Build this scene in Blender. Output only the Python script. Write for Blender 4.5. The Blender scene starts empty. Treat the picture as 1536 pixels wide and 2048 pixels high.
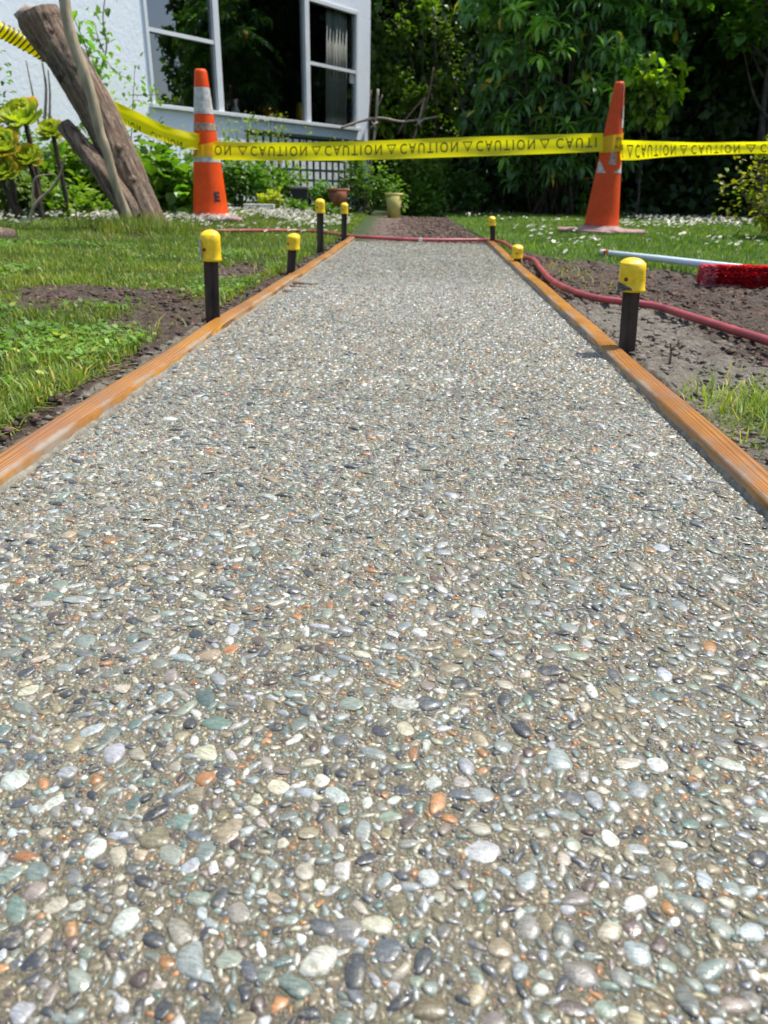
import bpy, math, random
import numpy as np
from mathutils import Vector, Matrix, noise as mn
rng = np.random.default_rng(7); random.seed(7)
R = math.radians
C = bpy.context.scene.collection
# ------------------------------------------------------------------ camera, sky, sun, exposure
SC = bpy.context.scene
F = 1450.0; H = 0.27; TILT = math.atan(647 / 1450.0); ROLL = R(1.2)
cd = bpy.data.cameras.new('camera'); cam = bpy.data.objects.new('camera', cd); C.objects.link(cam)
cd.sensor_fit = 'VERTICAL'; cd.sensor_height = 36; cd.sensor_width = 27; cd.lens = F / 2048 * 36
cd.clip_start = 0.01; cd.clip_end = 500
cd.dof.use_dof = True; cd.dof.focus_distance = 0.60; cd.dof.aperture_fstop = 15
cam.matrix_world = Matrix.Translation((0, 0, H)) @ Matrix.Rotation(R(90) - TILT, 4, 'X') @ Matrix.Rotation(ROLL, 4, 'Z')
SC.camera = cam
SUN_EL, SUN_AZ = R(66), R(67)          # azimuth clockwise from +Y
w = bpy.data.worlds.new('World'); SC.world = w; w.use_nodes = True
nt = w.node_tree; bg = nt.nodes['Background']; sky = nt.nodes.new('ShaderNodeTexSky')
sky.sky_type = 'NISHITA'; sky.sun_disc = False; sky.sun_elevation = SUN_EL; sky.sun_rotation = SUN_AZ
sky.air_density = 1.0; sky.dust_density = 2.0; sky.ozone_density = 1.0
nt.links.new(sky.outputs[0], bg.inputs[0]); bg.inputs[1].default_value = 0.15
sd = bpy.data.lights.new('sun', 'SUN'); sun = bpy.data.objects.new('sun', sd); C.objects.link(sun)
sd.energy = 4.0; sd.angle = R(1.0); sd.color = (1, 0.965, 0.90)
sdir = Vector((math.cos(SUN_EL) * math.sin(SUN_AZ), math.cos(SUN_EL) * math.cos(SUN_AZ), math.sin(SUN_EL)))
sun.rotation_euler = sdir.to_track_quat('Z', 'Y').to_euler()
SC.view_settings.view_transform = 'Standard'; SC.view_settings.look = 'None'
SC.view_settings.exposure = 0.60; SC.view_settings.gamma = 1; SC.view_settings.use_curve_mapping = False
SC.render.engine = 'CYCLES'
cy = SC.cycles; cy.max_bounces = 6; cy.diffuse_bounces = 3; cy.glossy_bounces = 3; cy.transmission_bounces = 4
cy.transparent_max_bounces = 6; cy.use_denoising = True; cy.caustics_reflective = False; cy.caustics_refractive = False
cy.sample_clamp_indirect = 6

# ------------------------------------------------------------------ placing helpers (rays of the photograph's camera)
def ray(px, py):
    dx = (px - 768.) / F; dy = (1024. - py) / F
    c, s = math.cos(ROLL), math.sin(ROLL)
    x = c * dx - s * dy; y = s * dx + c * dy
    ct, st = math.cos(TILT), math.sin(TILT)
    return np.array([x, ct + y * st, -st + y * ct])
def g(px, py, z=0.):
    r = ray(px, py); t = (z - H) / r[2]; p = r * t; p[2] += H; return p
def at(px, py, Y):
    r = ray(px, py); p = r * Y / r[1]; p[2] += H; return p

# ------------------------------------------------------------------ scene-tree helpers
def tag(o, label=None, cat=None, group=None, kind=None):
    if label: o['label'] = label
    if cat: o['category'] = cat
    if group: o['group'] = group
    if kind: o['kind'] = kind
    return o
def empty(name, loc, rz=0.0):
    o = bpy.data.objects.new(name, None); C.objects.link(o); o.location = loc; o.rotation_euler.z = rz
    o.empty_display_size = 0.05; return o
def wm(o):
    b = Matrix.Translation(o.location) @ o.rotation_euler.to_matrix().to_4x4() @ Matrix.Diagonal((*o.scale, 1))
    return b if o.parent is None else wm(o.parent) @ o.matrix_parent_inverse @ b
def link(name, me, m=None, parent=None, loc=None):
    """mesh given in WORLD space unless loc is set; parent keeps the world place"""
    if m is not None and not me.materials:
        for q in (m if isinstance(m, (list, tuple)) else [m]): me.materials.append(q)
    o = bpy.data.objects.new(name, me); C.objects.link(o)
    if loc is not None: o.location = loc
    if parent is not None:
        o.parent = parent
        o.matrix_parent_inverse = wm(parent).inverted()
    return o
def npmesh(name, V, Fs, col=None, smooth=True, midx=None):
    """Fs: list of (n,k) index arrays"""
    V = np.asarray(V, dtype=np.float32); me = bpy.data.meshes.new(name)
    Fs = [np.asarray(f, dtype=np.int32) for f in Fs if len(f)]
    tot = np.concatenate([np.full(len(f), f.shape[1]) for f in Fs]); loops = np.concatenate([f.ravel() for f in Fs])
    me.vertices.add(len(V)); me.vertices.foreach_set('co', V.ravel())
    me.loops.add(len(loops)); me.loops.foreach_set('vertex_index', loops)
    me.polygons.add(len(tot)); st = np.concatenate([[0], np.cumsum(tot)[:-1]])
    me.polygons.foreach_set('loop_start', st.astype(np.int32)); me.polygons.foreach_set('loop_total', tot.astype(np.int32))
    me.polygons.foreach_set('use_smooth', np.full(len(tot), smooth))
    if midx is not None: me.polygons.foreach_set('material_index', np.asarray(midx, dtype=np.int32))
    a = me.color_attributes.new('pc', 'FLOAT_COLOR', 'POINT')
    c = np.ones((len(V), 4), dtype=np.float32)
    if col is not None: c[:, :3] = np.asarray(col)[:, :3]
    a.data.foreach_set('color', c.ravel())
    me.update(calc_edges=True); return me
class MB:
    def __init__(s): s.v = []; s.f = {}; s.c = []; s.n = 0
    def add(s, V, Fc, col=(1, 1, 1)):
        V = np.asarray(V, float).reshape(-1, 3); s.v.append(V)
        col = np.asarray(col, float); s.c.append(np.tile(col, (len(V), 1)) if col.ndim == 1 else col)
        for f in Fc: s.f.setdefault(len(f), []).append([i + s.n for i in f])
        s.n += len(V); return s
    def box(s, c, d, M=None, col=(1, 1, 1)):
        x, y, z = np.array(d) / 2.; V = np.array([[a, b, e] for a in (-x, x) for b in (-y, y) for e in (-z, z)])
        if M is not None: V = V @ np.array(M).T
        return s.add(V + np.array(c), [(0, 1, 3, 2), (4, 6, 7, 5), (0, 4, 5, 1), (2, 3, 7, 6), (0, 2, 6, 4), (1, 5, 7, 3)], col)
    def tube(s, P, r, n=8, col=(1, 1, 1), caps=True, wob=0., seed=0):
        P = np.asarray(P, float); m = len(P); r = np.broadcast_to(np.asarray(r, float), (m,)); V = []
        T = np.gradient(P, axis=0); T /= np.linalg.norm(T, axis=1)[:, None] + 1e-12
        up = np.array([0.13, 0.21, 1.]) if abs(T[0][2]) < .9 else np.array([1., .1, 0])
        rr = np.random.default_rng(seed)
        for i in range(m):
            u = np.cross(T[i], up); u /= np.linalg.norm(u); v = np.cross(u, T[i]); up = v
            a = np.arange(n) / n * 2 * math.pi
            q = r[i] * (1 + (wob * rr.uniform(-1, 1, n) if wob else 0))
            V.append(P[i] + np.outer(np.cos(a) * q, u) + np.outer(np.sin(a) * q, v))
        V = np.concatenate(V); Fc = [(i * n + j, i * n + (j + 1) % n, (i + 1) * n + (j + 1) % n, (i + 1) * n + j) for i in range(m - 1) for j in range(n)]
        if caps: Fc += [tuple(range(n))[::-1], tuple(range((m - 1) * n, m * n))]
        return s.add(V, Fc, col)
    def lathe(s, prof, c=(0, 0, 0), n=24, a0=0., a1=2 * math.pi, col=(1, 1, 1), pw=1.0):
        full = abs(a1 - a0 - 2 * math.pi) < 1e-6; k = n if full else n + 1
        a = a0 + (a1 - a0) * np.arange(k) / n; V = []
        ca, sa = np.cos(a), np.sin(a)
        q = (np.abs(ca) ** pw + np.abs(sa) ** pw) ** (-1 / pw) if pw != 1.0 else np.ones(k)
        for r, z in prof: V.append(np.stack([r * ca * q, r * sa * q, np.full(k, z)], 1))
        V = np.concatenate(V) + np.array(c); m = len(prof)
        Fc = [(i * k + j, i * k + (j + 1) % k, (i + 1) * k + (j + 1) % k, (i + 1) * k + j) for i in range(m - 1) for j in range(n)]
        return s.add(V, Fc, col)
    def xf(s, fn): s.v = [fn(v) for v in s.v]; return s
    def mesh(s, name, smooth=True):
        return npmesh(name, np.concatenate(s.v), [np.array(f) for f in s.f.values()], np.concatenate(s.c), smooth)
    def build(s, name, m, parent=None, smooth=True, bevel=0):
        o = link(name, s.mesh(name, smooth), m, parent)
        if bevel:
            b = o.modifiers.new('bevel', 'BEVEL'); b.width = bevel; b.segments = 2; b.limit_method = 'ANGLE'
        return o
def spline(P, k=8):
    P = np.asarray(P, float); Q = np.vstack([2 * P[0] - P[1], P, 2 * P[-1] - P[-2]]); out = []
    for i in range(1, len(Q) - 2):
        for t in np.arange(k) / k:
            a, b, c, d = Q[i - 1:i + 3]
            out.append(.5 * ((2 * b) + (c - a) * t + (2 * a - 5 * b + 4 * c - d) * t * t + (3 * b - a - 3 * c + d) * t ** 3))
    out.append(P[-1]); return np.array(out)

# ------------------------------------------------------------------ value noise on arrays
def vnoise(x, y, sc, seed=0, oct=3):
    x = np.asarray(x, float) / sc; y = np.asarray(y, float) / sc; out = np.zeros_like(x); amp = 1.; tot = 0
    for o in range(oct):
        T = np.random.default_rng(seed + o * 17).uniform(-1, 1, (256, 256))
        xi = np.floor(x).astype(int); yi = np.floor(y).astype(int); fx = x - xi; fy = y - yi
        fx = fx * fx * (3 - 2 * fx); fy = fy * fy * (3 - 2 * fy)
        a = T[xi & 255, yi & 255]; b = T[(xi + 1) & 255, yi & 255]; c = T[xi & 255, (yi + 1) & 255]; d = T[(xi + 1) & 255, (yi + 1) & 255]
        out += amp * ((a * (1 - fx) + b * fx) * (1 - fy) + (c * (1 - fx) + d * fx) * fy); tot += amp; amp *= .5; x = x * 2.03 + 11; y = y * 2.03 + 5
    return out / tot
def sst(a, b, x): t = np.clip((np.asarray(x, float) - a) / (b - a), 0, 1); return t * t * (3 - 2 * t)

# ------------------------------------------------------------------ materials
def M(name):
    m = bpy.data.materials.new(name); m.use_nodes = True; nt = m.node_tree; nt.nodes.clear(); return m, nt
def N(nt, t, **k):
    n = nt.nodes.new('ShaderNode' + t)
    for a, v in k.items():
        if a[0] == '_': setattr(n, a[1:], v)
    for a, v in k.items():
        if a[0] == '_': continue
        i = n.inputs[int(a[1:])] if a[0] == 'i' and a[1:].isdigit() else n.inputs[a.replace('_', ' ')]
        if isinstance(v, bpy.types.NodeSocket): nt.links.new(v, i)
        else: i.default_value = v
    return n
def c4(c): return (c[0], c[1], c[2], 1)
def out(nt, s, d=None):
    o = N(nt, 'OutputMaterial', Surface=s)
    return o
def ramp(nt, fac, stops):
    r = N(nt, 'ValToRGB', Fac=fac); e = r.color_ramp.elements
    while len(e) < len(stops): e.new(0.5)
    for q, (p, c) in zip(e, stops): q.position = p; q.color = c4(c) if not np.isscalar(c) else (c, c, c, 1)
    return r.outputs[0]
def mixc(nt, f, a, b, mode='MIX'):
    n = nt.nodes.new('ShaderNodeMix'); n.data_type = 'RGBA'; n.blend_type = mode
    for i, v in ((0, f), (6, a), (7, b)):
        if isinstance(v, bpy.types.NodeSocket): nt.links.new(v, n.inputs[i])
        else: n.inputs[i].default_value = v if i == 0 else c4(v)
    return n.outputs[2]
def coords(nt, kind='Object', scale=(1, 1, 1), rot=(0, 0, 0)):
    t = N(nt, 'TexCoord'); mp = N(nt, 'Mapping', Vector=t.outputs[kind], Scale=scale, Rotation=rot); return mp.outputs[0]
def noise(nt, v, scale, detail=4, rough=.55, dist=0.): return N(nt, 'TexNoise', Vector=v, Scale=scale, Detail=detail, Roughness=rough, Distortion=dist).outputs[0]
def bump(nt, h, st=.5, dist=.01): return N(nt, 'Bump', Height=h, Strength=st, Distance=dist).outputs[0]
def simple(name, col, rough=.5, spec=.5, metal=0., var=.15, scale=12., bumpst=0., bdist=.004, col2=None, scl=(1, 1, 1), attr=False, coat=0., trans=0.):
    m, nt = M(name); v = coords(nt, 'Object', scl); n = noise(nt, v, scale, 5)
    c2 = col2 or tuple(x * (1 - var * 2) for x in col); c1 = tuple(min(1, x * (1 + var)) for x in col)
    c = ramp(nt, n, [(.3, c2), (.7, c1)])
    if attr:
        a = N(nt, 'Attribute', _attribute_name='pc').outputs[0]; oi = N(nt, 'ObjectInfo').outputs[1]
        c = mixc(nt, 1., mixc(nt, 1., c, a, 'MULTIPLY'), oi, 'MULTIPLY')
    k = dict(Base_Color=c, Roughness=rough, Metallic=metal)
    p = N(nt, 'BsdfPrincipled', **k); p.inputs['Specular IOR Level'].default_value = spec; p.inputs['Coat Weight'].default_value = coat
    if bumpst: nt.links.new(bump(nt, noise(nt, v, scale * 3, 6, .7), bumpst, bdist), p.inputs['Normal'])
    s = p.outputs[0]
    if trans:
        t = N(nt, 'BsdfTranslucent', Color=c); s = N(nt, 'MixShader', Fac=trans, i1=s, i2=t.outputs[0]).outputs[0]
    out(nt, s); return m
def leafmat(name, col, trans=.35, rough=.4, tcol=None, var=.25):
    m, nt = M(name); a = N(nt, 'Attribute', _attribute_name='pc').outputs[0]; oi = N(nt, 'ObjectInfo').outputs[1]
    n = noise(nt, coords(nt, 'Object'), 3., 2)
    base = ramp(nt, n, [(.3, tuple(x * (1 - var) for x in col)), (.7, tuple(x * (1 + var) for x in col))])
    c = mixc(nt, 1., mixc(nt, 1., base, a, 'MULTIPLY'), oi, 'MULTIPLY')
    p = N(nt, 'BsdfPrincipled', Base_Color=c, Roughness=rough); p.inputs['Specular IOR Level'].default_value = .4
    tc = mixc(nt, 1., c, tcol or (1.9, 2.1, .7), 'MULTIPLY')
    t = N(nt, 'BsdfTranslucent', Color=tc)
    out(nt, N(nt, 'MixShader', Fac=trans, i1=p.outputs[0], i2=t.outputs[0]).outputs[0]); return m

def m_pebble():
    m, nt = M('wet_pebble'); a = N(nt, 'Attribute', _attribute_name='pc').outputs[0]; oi = N(nt, 'ObjectInfo')
    col = mixc(nt, 1., a, oi.outputs[1], 'MULTIPLY')
    pos = N(nt, 'NewGeometry').outputs['Position']
    v = N(nt, 'VectorMath', _operation='ADD', i0=pos, i1=N(nt, 'VectorMath', _operation='SCALE', i0=col, Scale=37.).outputs[0]).outputs[0]
    st = N(nt, 'VectorRotate', _rotation_type='EULER_XYZ', Vector=v, Rotation=col).outputs[0]
    mp = N(nt, 'Mapping', Vector=st, Scale=(1, 4.5, 1)).outputs[0]
    n1 = noise(nt, mp, 210., 4, .6); n2 = noise(nt, v, 900., 3, .6)
    f = ramp(nt, n1, [(.32, .62), (.5, 1.), (.72, 1.35)])
    f2 = ramp(nt, n2, [(.3, .82), (.7, 1.15)])
    c = mixc(nt, 1., mixc(nt, 1., mixc(nt, 1., col, f, 'MULTIPLY'), f2, 'MULTIPLY'), (.72, .735, .70), 'MULTIPLY')
    film = ramp(nt, noise(nt, pos, 260., 4, .65), [(.55, 0.), (.66, .85)])
    c = mixc(nt, film, c, (.21, .19, .13))
    r = ramp(nt, noise(nt, pos, 120., 3), [(.35, .24), (.65, .5)])
    p = N(nt, 'BsdfPrincipled', Base_Color=c, Roughness=r); p.inputs['Specular IOR Level'].default_value = .55
    p.inputs['Coat Weight'].default_value = .3; p.inputs['Coat Roughness'].default_value = .05
    nt.links.new(bump(nt, noise(nt, v, 420., 4, .6), .35, .0012), p.inputs['Normal']); out(nt, p.outputs[0]); return m
def m_concrete():
    m, nt = M('wet_concrete_matrix'); v = coords(nt, 'Object')
    n1 = noise(nt, v, 9., 4); n2 = noise(nt, v, 700., 5, .7); vo = N(nt, 'TexVoronoi', Vector=v, Scale=520.)
    vo2 = N(nt, 'TexVoronoi', Vector=v, Scale=190.)
    c = ramp(nt, n1, [(.3, (.195, .174, .115)), (.7, (.275, .248, .168))])
    gr = N(nt, 'SeparateColor', i0=vo.outputs[1]).outputs[0]
    grc = ramp(nt, gr, [(0., (.12, .11, .09)), (.25, (.30, .25, .18)), (.55, (.42, .36, .27)), (.8, (.5, .46, .38)), (.93, (.45, .25, .12)), (1., (.6, .58, .52))])
    edge = ramp(nt, vo.outputs[0], [(.25, 1.), (.55, 0.)])
    c = mixc(nt, mixc(nt, .75, (0, 0, 0), edge), c, grc)
    c = mixc(nt, ramp(nt, n2, [(.35, .55), (.6, 0.)]), c, (.11, .10, .075)); c = mixc(nt, 1., c, ramp(nt, noise(nt, v, 3.5, 4, .6), [(.35, .82), (.65, 1.14)]), 'MULTIPLY')  # darker tone in the low spots stands in for shade in the pits
    h = N(nt, 'Math', _operation='ADD', i0=N(nt, 'Math', _operation='MULTIPLY', i0=vo.outputs[0], i1=-1.).outputs[0], i1=n2).outputs[0]
    p = N(nt, 'BsdfPrincipled', Base_Color=c, Roughness=ramp(nt, noise(nt, v, 60., 3), [(.35, .16), (.7, .42)])); p.inputs['Specular IOR Level'].default_value = .5
    nt.links.new(bump(nt, h, 1., .0022), p.inputs['Normal']); out(nt, p.outputs[0]); return m
def m_ground():
    """pc = masks: r soil, g cement slurry, b gravel"""
    m, nt = M('ground_soil_and_turf'); v = coords(nt, 'Object')
    a = N(nt, 'SeparateColor', i0=N(nt, 'Attribute', _attribute_name='pc').outputs[0])
    n1 = noise(nt, v, 7., 5); n2 = noise(nt, v, 60., 6, .7); n3 = noise(nt, v, 300., 5, .7)
    turf = ramp(nt, n2, [(.3, (.018, .030, .008)), (.6, (.05, .085, .016)), (.8, (.10, .11, .035))])
    soil = ramp(nt, n2, [(.28, (.026, .018, .013)), (.5, (.088, .062, .044)), (.72, (.18, .136, .10))])
    soil = mixc(nt, ramp(nt, n1, [(.5, 0.), (.66, .6)]), soil, (.12, .068, .042))
    cem = ramp(nt, n2, [(.3, (.12, .10, .075)), (.7, (.29, .26, .20))])
    grv = ramp(nt, n3, [(.35, (.05, .032, .024)), (.5, (.14, .095, .07)), (.68, (.32, .27, .22))])
    brk = noise(nt, v, 26., 5, .65)
    def msk(ch, lo=.28, hi=.42):
        s = N(nt, 'Math', _operation='ADD', i0=ch, i1=N(nt, 'Math', _operation='MULTIPLY_ADD', i0=brk, i1=.7, i2=-.35).outputs[0]).outputs[0]
        return ramp(nt, s, [(lo, 0.), (hi, 1.)])
    c = mixc(nt, msk(a.outputs[0]), turf, soil); c = mixc(nt, msk(a.outputs[1], .48, .78), c, cem); c = mixc(nt, msk(a.outputs[2]), c, grv)
    p = N(nt, 'BsdfPrincipled', Base_Color=c, Roughness=ramp(nt, n1, [(.3, .5), (.7, .85)])); p.inputs['Specular IOR Level'].default_value = .3
    h = N(nt, 'Math', _operation='ADD', i0=n2, i1=N(nt, 'Math', _operation='MULTIPLY', i0=n3, i1=.35).outputs[0]).outputs[0]
    nt.links.new(bump(nt, h, .9, .02), p.inputs['Normal']); out(nt, p.outputs[0]); return m
def m_wood():
    m, nt = M('wet_orange_timber'); v = coords(nt, 'Object')
    uv = N(nt, 'Attribute', _attribute_name='pc').outputs[0]      # r across, g along/4, b side flag
    s = N(nt, 'SeparateColor', i0=uv)
    cr = N(nt, 'CombineXYZ', X=s.outputs[0], Y=N(nt, 'Math', _operation='MULTIPLY', i0=s.outputs[1], i1=4.).outputs[0]).outputs[0]
    big = N(nt, 'TexNoise', Vector=N(nt, 'Mapping', Vector=cr, Scale=(.45, .85, 1)).outputs[0], Scale=1.0, Detail=1.5).outputs[0]
    ph = N(nt, 'Math', _operation='ADD', i0=N(nt, 'Math', _operation='MULTIPLY', i0=s.outputs[0], i1=9.).outputs[0], i1=N(nt, 'Math', _operation='MULTIPLY', i0=big, i1=16.).outputs[0]).outputs[0]
    ring = N(nt, 'Math', _operation='FRACT', i0=ph).outputs[0]
    rc = ramp(nt, ring, [(0., (.56, .26, .024)), (.45, (.47, .19, .02)), (.72, (.25, .085, .012)), (.88, (.10, .034, .008)), (1., (.55, .25, .024))])
    fib = noise(nt, N(nt, 'Mapping', Vector=cr, Scale=(30., 14., 1)).outputs[0], 3., 5, .7)
    rc = mixc(nt, 1., rc, ramp(nt, fib, [(.3, .55), (.7, 1.3)]), 'MULTIPLY')
    lg = noise(nt, v, 3.2, 3); rc = mixc(nt, ramp(nt, lg, [(.42, 0.), (.62, .7)]), rc, (.22, .095, .045))
    sm = noise(nt, N(nt, 'Mapping', Vector=v, Scale=(1, .35, 1)).outputs[0], 22., 5, .65)
    inn = N(nt, 'Math', _operation='ADD', i0=s.outputs[2], i1=N(nt, 'Math', _operation='MULTIPLY_ADD', i0=sm, i1=1.3, i2=-.65).outputs[0]).outputs[0]
    rc = mixc(nt, ramp(nt, inn, [(.42, 0.), (.62, .85)]), rc, (.27, .24, .19))
    rc = mixc(nt, ramp(nt, noise(nt, v, 38., 6, .75), [(.55, 0.), (.66, .75)]), rc, (.17, .145, .11))
    p = N(nt, 'BsdfPrincipled', Base_Color=rc, Roughness=ramp(nt, sm, [(.3, .25), (.7, .5)])); p.inputs['Specular IOR Level'].default_value = .5
    nt.links.new(bump(nt, N(nt, 'Math', _operation='ADD', i0=ring, i1=fib).outputs[0], .2, .001), p.inputs['Normal']); out(nt, p.outputs[0]); return m
def m_bark(name, c1, c2, scale=14.):
    m, nt = M(name); v = N(nt, 'Mapping', Vector=coords(nt, 'Object', (1, 1, 1), (0, R(25), 0)), Scale=(1, 1, .13)).outputs[0]; n = noise(nt, v, scale * 2.6, 8, .75, .5); n2 = noise(nt, coords(nt), 7., 4)
    fn = noise(nt, coords(nt), 55., 6, .75); c = mixc(nt, 1., ramp(nt, n, [(.38, c1), (.60, c2)]), ramp(nt, fn, [(.35, .55), (.65, 1.25)]), 'MULTIPLY'); c = mixc(nt, ramp(nt, n2, [(.5, 0.), (.72, .6)]), c, (.20, .10, .06))
    p = N(nt, 'BsdfPrincipled', Base_Color=c, Roughness=.85); nt.links.new(bump(nt, n, 1., .022), p.inputs['Normal']); out(nt, p.outputs[0]); return m
def m_plaster():
    m, nt = M('white_plaster_sky_tinted'); v = coords(nt)
    n = noise(nt, v, 25., 6, .7); d = noise(nt, v, 1.4, 4)
    c = ramp(nt, d, [(.3, (.74, .79, .86)), (.7, (.82, .86, .91))])  # blue skylight on the shaded wall put into the white paint
    c = mixc(nt, ramp(nt, noise(nt, v, 60., 5, .7), [(.66, 0.), (.74, .35)]), c, (.4, .41, .40))
    p = N(nt, 'BsdfPrincipled', Base_Color=c, Roughness=.7); nt.links.new(bump(nt, n, .5, .01), p.inputs['Normal']); out(nt, p.outputs[0]); return m
def m_glass():
    m, nt = M('window_glass'); f = N(nt, 'Fresnel', IOR=1.5).outputs[0]
    f = N(nt, 'Math', _operation='MULTIPLY_ADD', i0=f, i1=3.2, i2=.03).outputs[0]
    t = N(nt, 'BsdfTransparent', Color=(.82, .86, .84, 1)); gl = N(nt, 'BsdfGlossy', Roughness=.0, Color=(.95, .97, 1, 1))
    out(nt, N(nt, 'MixShader', Fac=f, i1=t.outputs[0], i2=gl.outputs[0]).outputs[0]); return m
def m_tape():
    m, nt = M('yellow_plastic_tape'); v = coords(nt); n = noise(nt, N(nt, 'Mapping', Vector=v, Scale=(1, 1, 9)).outputs[0], 2.2, 3)
    c = ramp(nt, n, [(.3, (.80, .66, .003)), (.7, (.90, .80, .005))])
    p = N(nt, 'BsdfPrincipled', Base_Color=c, Roughness=.3); p.inputs['Specular IOR Level'].default_value = .5
    nt.links.new(bump(nt, n, .3, .01), p.inputs['Normal'])
    t = N(nt, 'BsdfTranslucent', Color=(.98, .93, .01, 1)); out(nt, N(nt, 'MixShader', Fac=.6, i1=p.outputs[0], i2=t.outputs[0]).outputs[0]); return m
def m_ink():
    m, nt = M('black_tape_ink'); n = noise(nt, coords(nt), 40., 4)
    c = ramp(nt, n, [(.3, (.13, .12, .006)), (.7, (.24, .22, .010))]); p = N(nt, 'BsdfPrincipled', Base_Color=c, Roughness=.5)
    t = N(nt, 'BsdfTranslucent', Color=(.09, .085, .006, 1)); out(nt, N(nt, 'MixShader', Fac=.4, i1=p.outputs[0], i2=t.outputs[0]).outputs[0]); return m
def m_cone(name, col):
    m, nt = M(name); v = coords(nt); n = noise(nt, v, 9., 6, .7); n2 = noise(nt, v, 40., 5, .7)
    c = ramp(nt, n, [(.3, tuple(x * .72 for x in col)), (.65, col)])
    c = mixc(nt, ramp(nt, n2, [(.62, 0.), (.75, .5)]), c, (.25, .13, .10))
    z = N(nt, 'SeparateXYZ', Vector=v).outputs[2]
    gz = N(nt, 'Math', _operation='ADD', i0=N(nt, 'Math', _operation='MULTIPLY', i0=z, i1=-14.).outputs[0], i1=N(nt, 'Math', _operation='MULTIPLY', i0=n2, i1=1.6).outputs[0]).outputs[0]
    c = mixc(nt, ramp(nt, gz, [(.0, 0.), (.45, .85)]), c, (.08, .05, .045))
    p = N(nt, 'BsdfPrincipled', Base_Color=c, Roughness=.5); p.inputs['Specular IOR Level'].default_value = .22
    nt.links.new(bump(nt, n2, .2, .004), p.inputs['Normal']); out(nt, p.outputs[0]); return m

MAT = {}
MAT['pebble'] = m_pebble(); MAT['concrete'] = m_concrete(); MAT['ground'] = m_ground(); MAT['wood'] = m_wood()
MAT['bark'] = m_bark('grey_brown_bark', (.035, .022, .015), (.37, .265, .185)); MAT['darkbark'] = m_bark('dark_bark', (.02, .016, .013), (.09, .07, .055))
MAT['palebark'] = simple('pale_branch_bark', (.38, .31, .20), .8, var=.25, scale=30, bumpst=.6, scl=(1, 1, .3))
MAT['cutwood'] = simple('weathered_cut_wood', (.36, .27, .20), .85, var=.35, scale=40, bumpst=.8)
MAT['plaster'] = m_plaster(); MAT['glass'] = m_glass(); MAT['tape'] = m_tape(); MAT['ink'] = m_ink()
MAT['paint'] = simple('white_window_paint', (.70, .72, .74), .4, var=.06, scale=4)
MAT['room'] = simple('unlit_dark_room_wall', (.05, .05, .045), .8, var=.1, scale=2)  # near-black walls: the dark of the unlit room put into the colour
MAT['curtain'] = simple('grey_striped_curtain', (.80, .78, .74), .9, var=.25, scale=30, scl=(1, 1, .02))
MAT['coneA'] = m_cone('faded_orange_cone', (.86, .085, .006)); MAT['coneB'] = m_cone('shaded_orange_cone', (.70, .075, .010))  # right cone's orange darkened, its shaded face put into the colour
MAT['conebase'] = simple('pinkish_worn_rubber', (.33, .20, .18), .75, var=.3, scale=25, bumpst=.5)
MAT['reflective'] = simple('worn_silver_sheeting', (.52, .52, .48), .5, var=.22, scale=35, bumpst=.2)
MAT['grime'] = simple('grey_sheeting_residue', (.38, .25, .18), .7, var=.3, scale=40)
MAT['black'] = simple('black_print', (.012, .012, .012), .6)
MAT['cap'] = simple('yellow_plastic_cap', (.88, .60, .002), .4, var=.06, scale=90, col2=(.66, .42, .003), bumpst=.15)
MAT['tear_crease_shade'] = simple('dark_tear_crease_shade', (.10, .09, .08), .6, var=.4, scale=200)
MAT['steel'] = simple('dark_rusty_steel', (.05, .036, .028), .55, metal=.3, var=.4, scale=30, bumpst=.6, scl=(1, 1, .3), col2=(.012, .010, .010))
MAT['hose'] = simple('faded_red_hose', (.36, .06, .065), .45, var=.18, scale=20, bumpst=.1)
MAT['handle'] = simple('white_broom_handle', (.62, .72, .78), .35, var=.05, scale=5)
MAT['red'] = simple('red_plastic', (.55, .006, .012), .4, var=.2, scale=60)
MAT['bristle'] = simple('red_bristle', (.95, .012, .024), .45, var=.12, scale=120, attr=True, trans=.35)
MAT['whiteplastic'] = simple('white_plastic', (.78, .78, .76), .4)
MAT['terracotta'] = simple('terracotta', (.36, .13, .07), .8, var=.25, scale=14, bumpst=.3)
MAT['yellowpot'] = simple('faded_yellow_plastic', (.52, .46, .13), .6, var=.12)
MAT['darkgreen'] = simple('dark_green_paint', (.012, .035, .022), .6, var=.2)
MAT['slate'] = simple('grey_blue_slab', (.12, .15, .17), .7)
MAT['whiteboard'] = simple('pale_weathered_plank', (.55, .54, .50), .7, var=.2)
MAT['stick'] = simple('grey_dead_wood', (.33, .27, .22), .85, var=.3, scale=40, scl=(1, 1, .3))
MAT['brownstick'] = simple('brown_dead_wood', (.16, .09, .06), .85, var=.3, scale=40)
MAT['clod'] = simple('crumbled_soil', (.088, .062, .045), .85, var=.35, scale=60, bumpst=.8, attr=True)
MAT['lip'] = simple('cement_smear', (.27, .245, .19), .6, var=.25, scale=90, bumpst=.8)
MAT['grass'] = leafmat('grass_blade', (.12, .195, .030), .35, .5, (1.5, 1.6, .6))
MAT['daisy'] = simple('daisy_petal', (.80, .80, .76), .6, attr=True, trans=.3, var=.03)
MAT['leaf'] = leafmat('garden_leaf', (.085, .155, .030), .35, .42)
MAT['rhodo'] = leafmat('rhododendron_leaf', (.095, .185, .050), .30, .33, (1.6, 2.2, .6))
MAT['dleaf'] = leafmat('dark_tree_leaf', (.045, .092, .024), .25, .5, (1.6, 2.2, .6))
MAT['succ'] = leafmat('succulent_leaf', (.31, .45, .06), .25, .4, (1.3, 1.4, .6))

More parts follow.
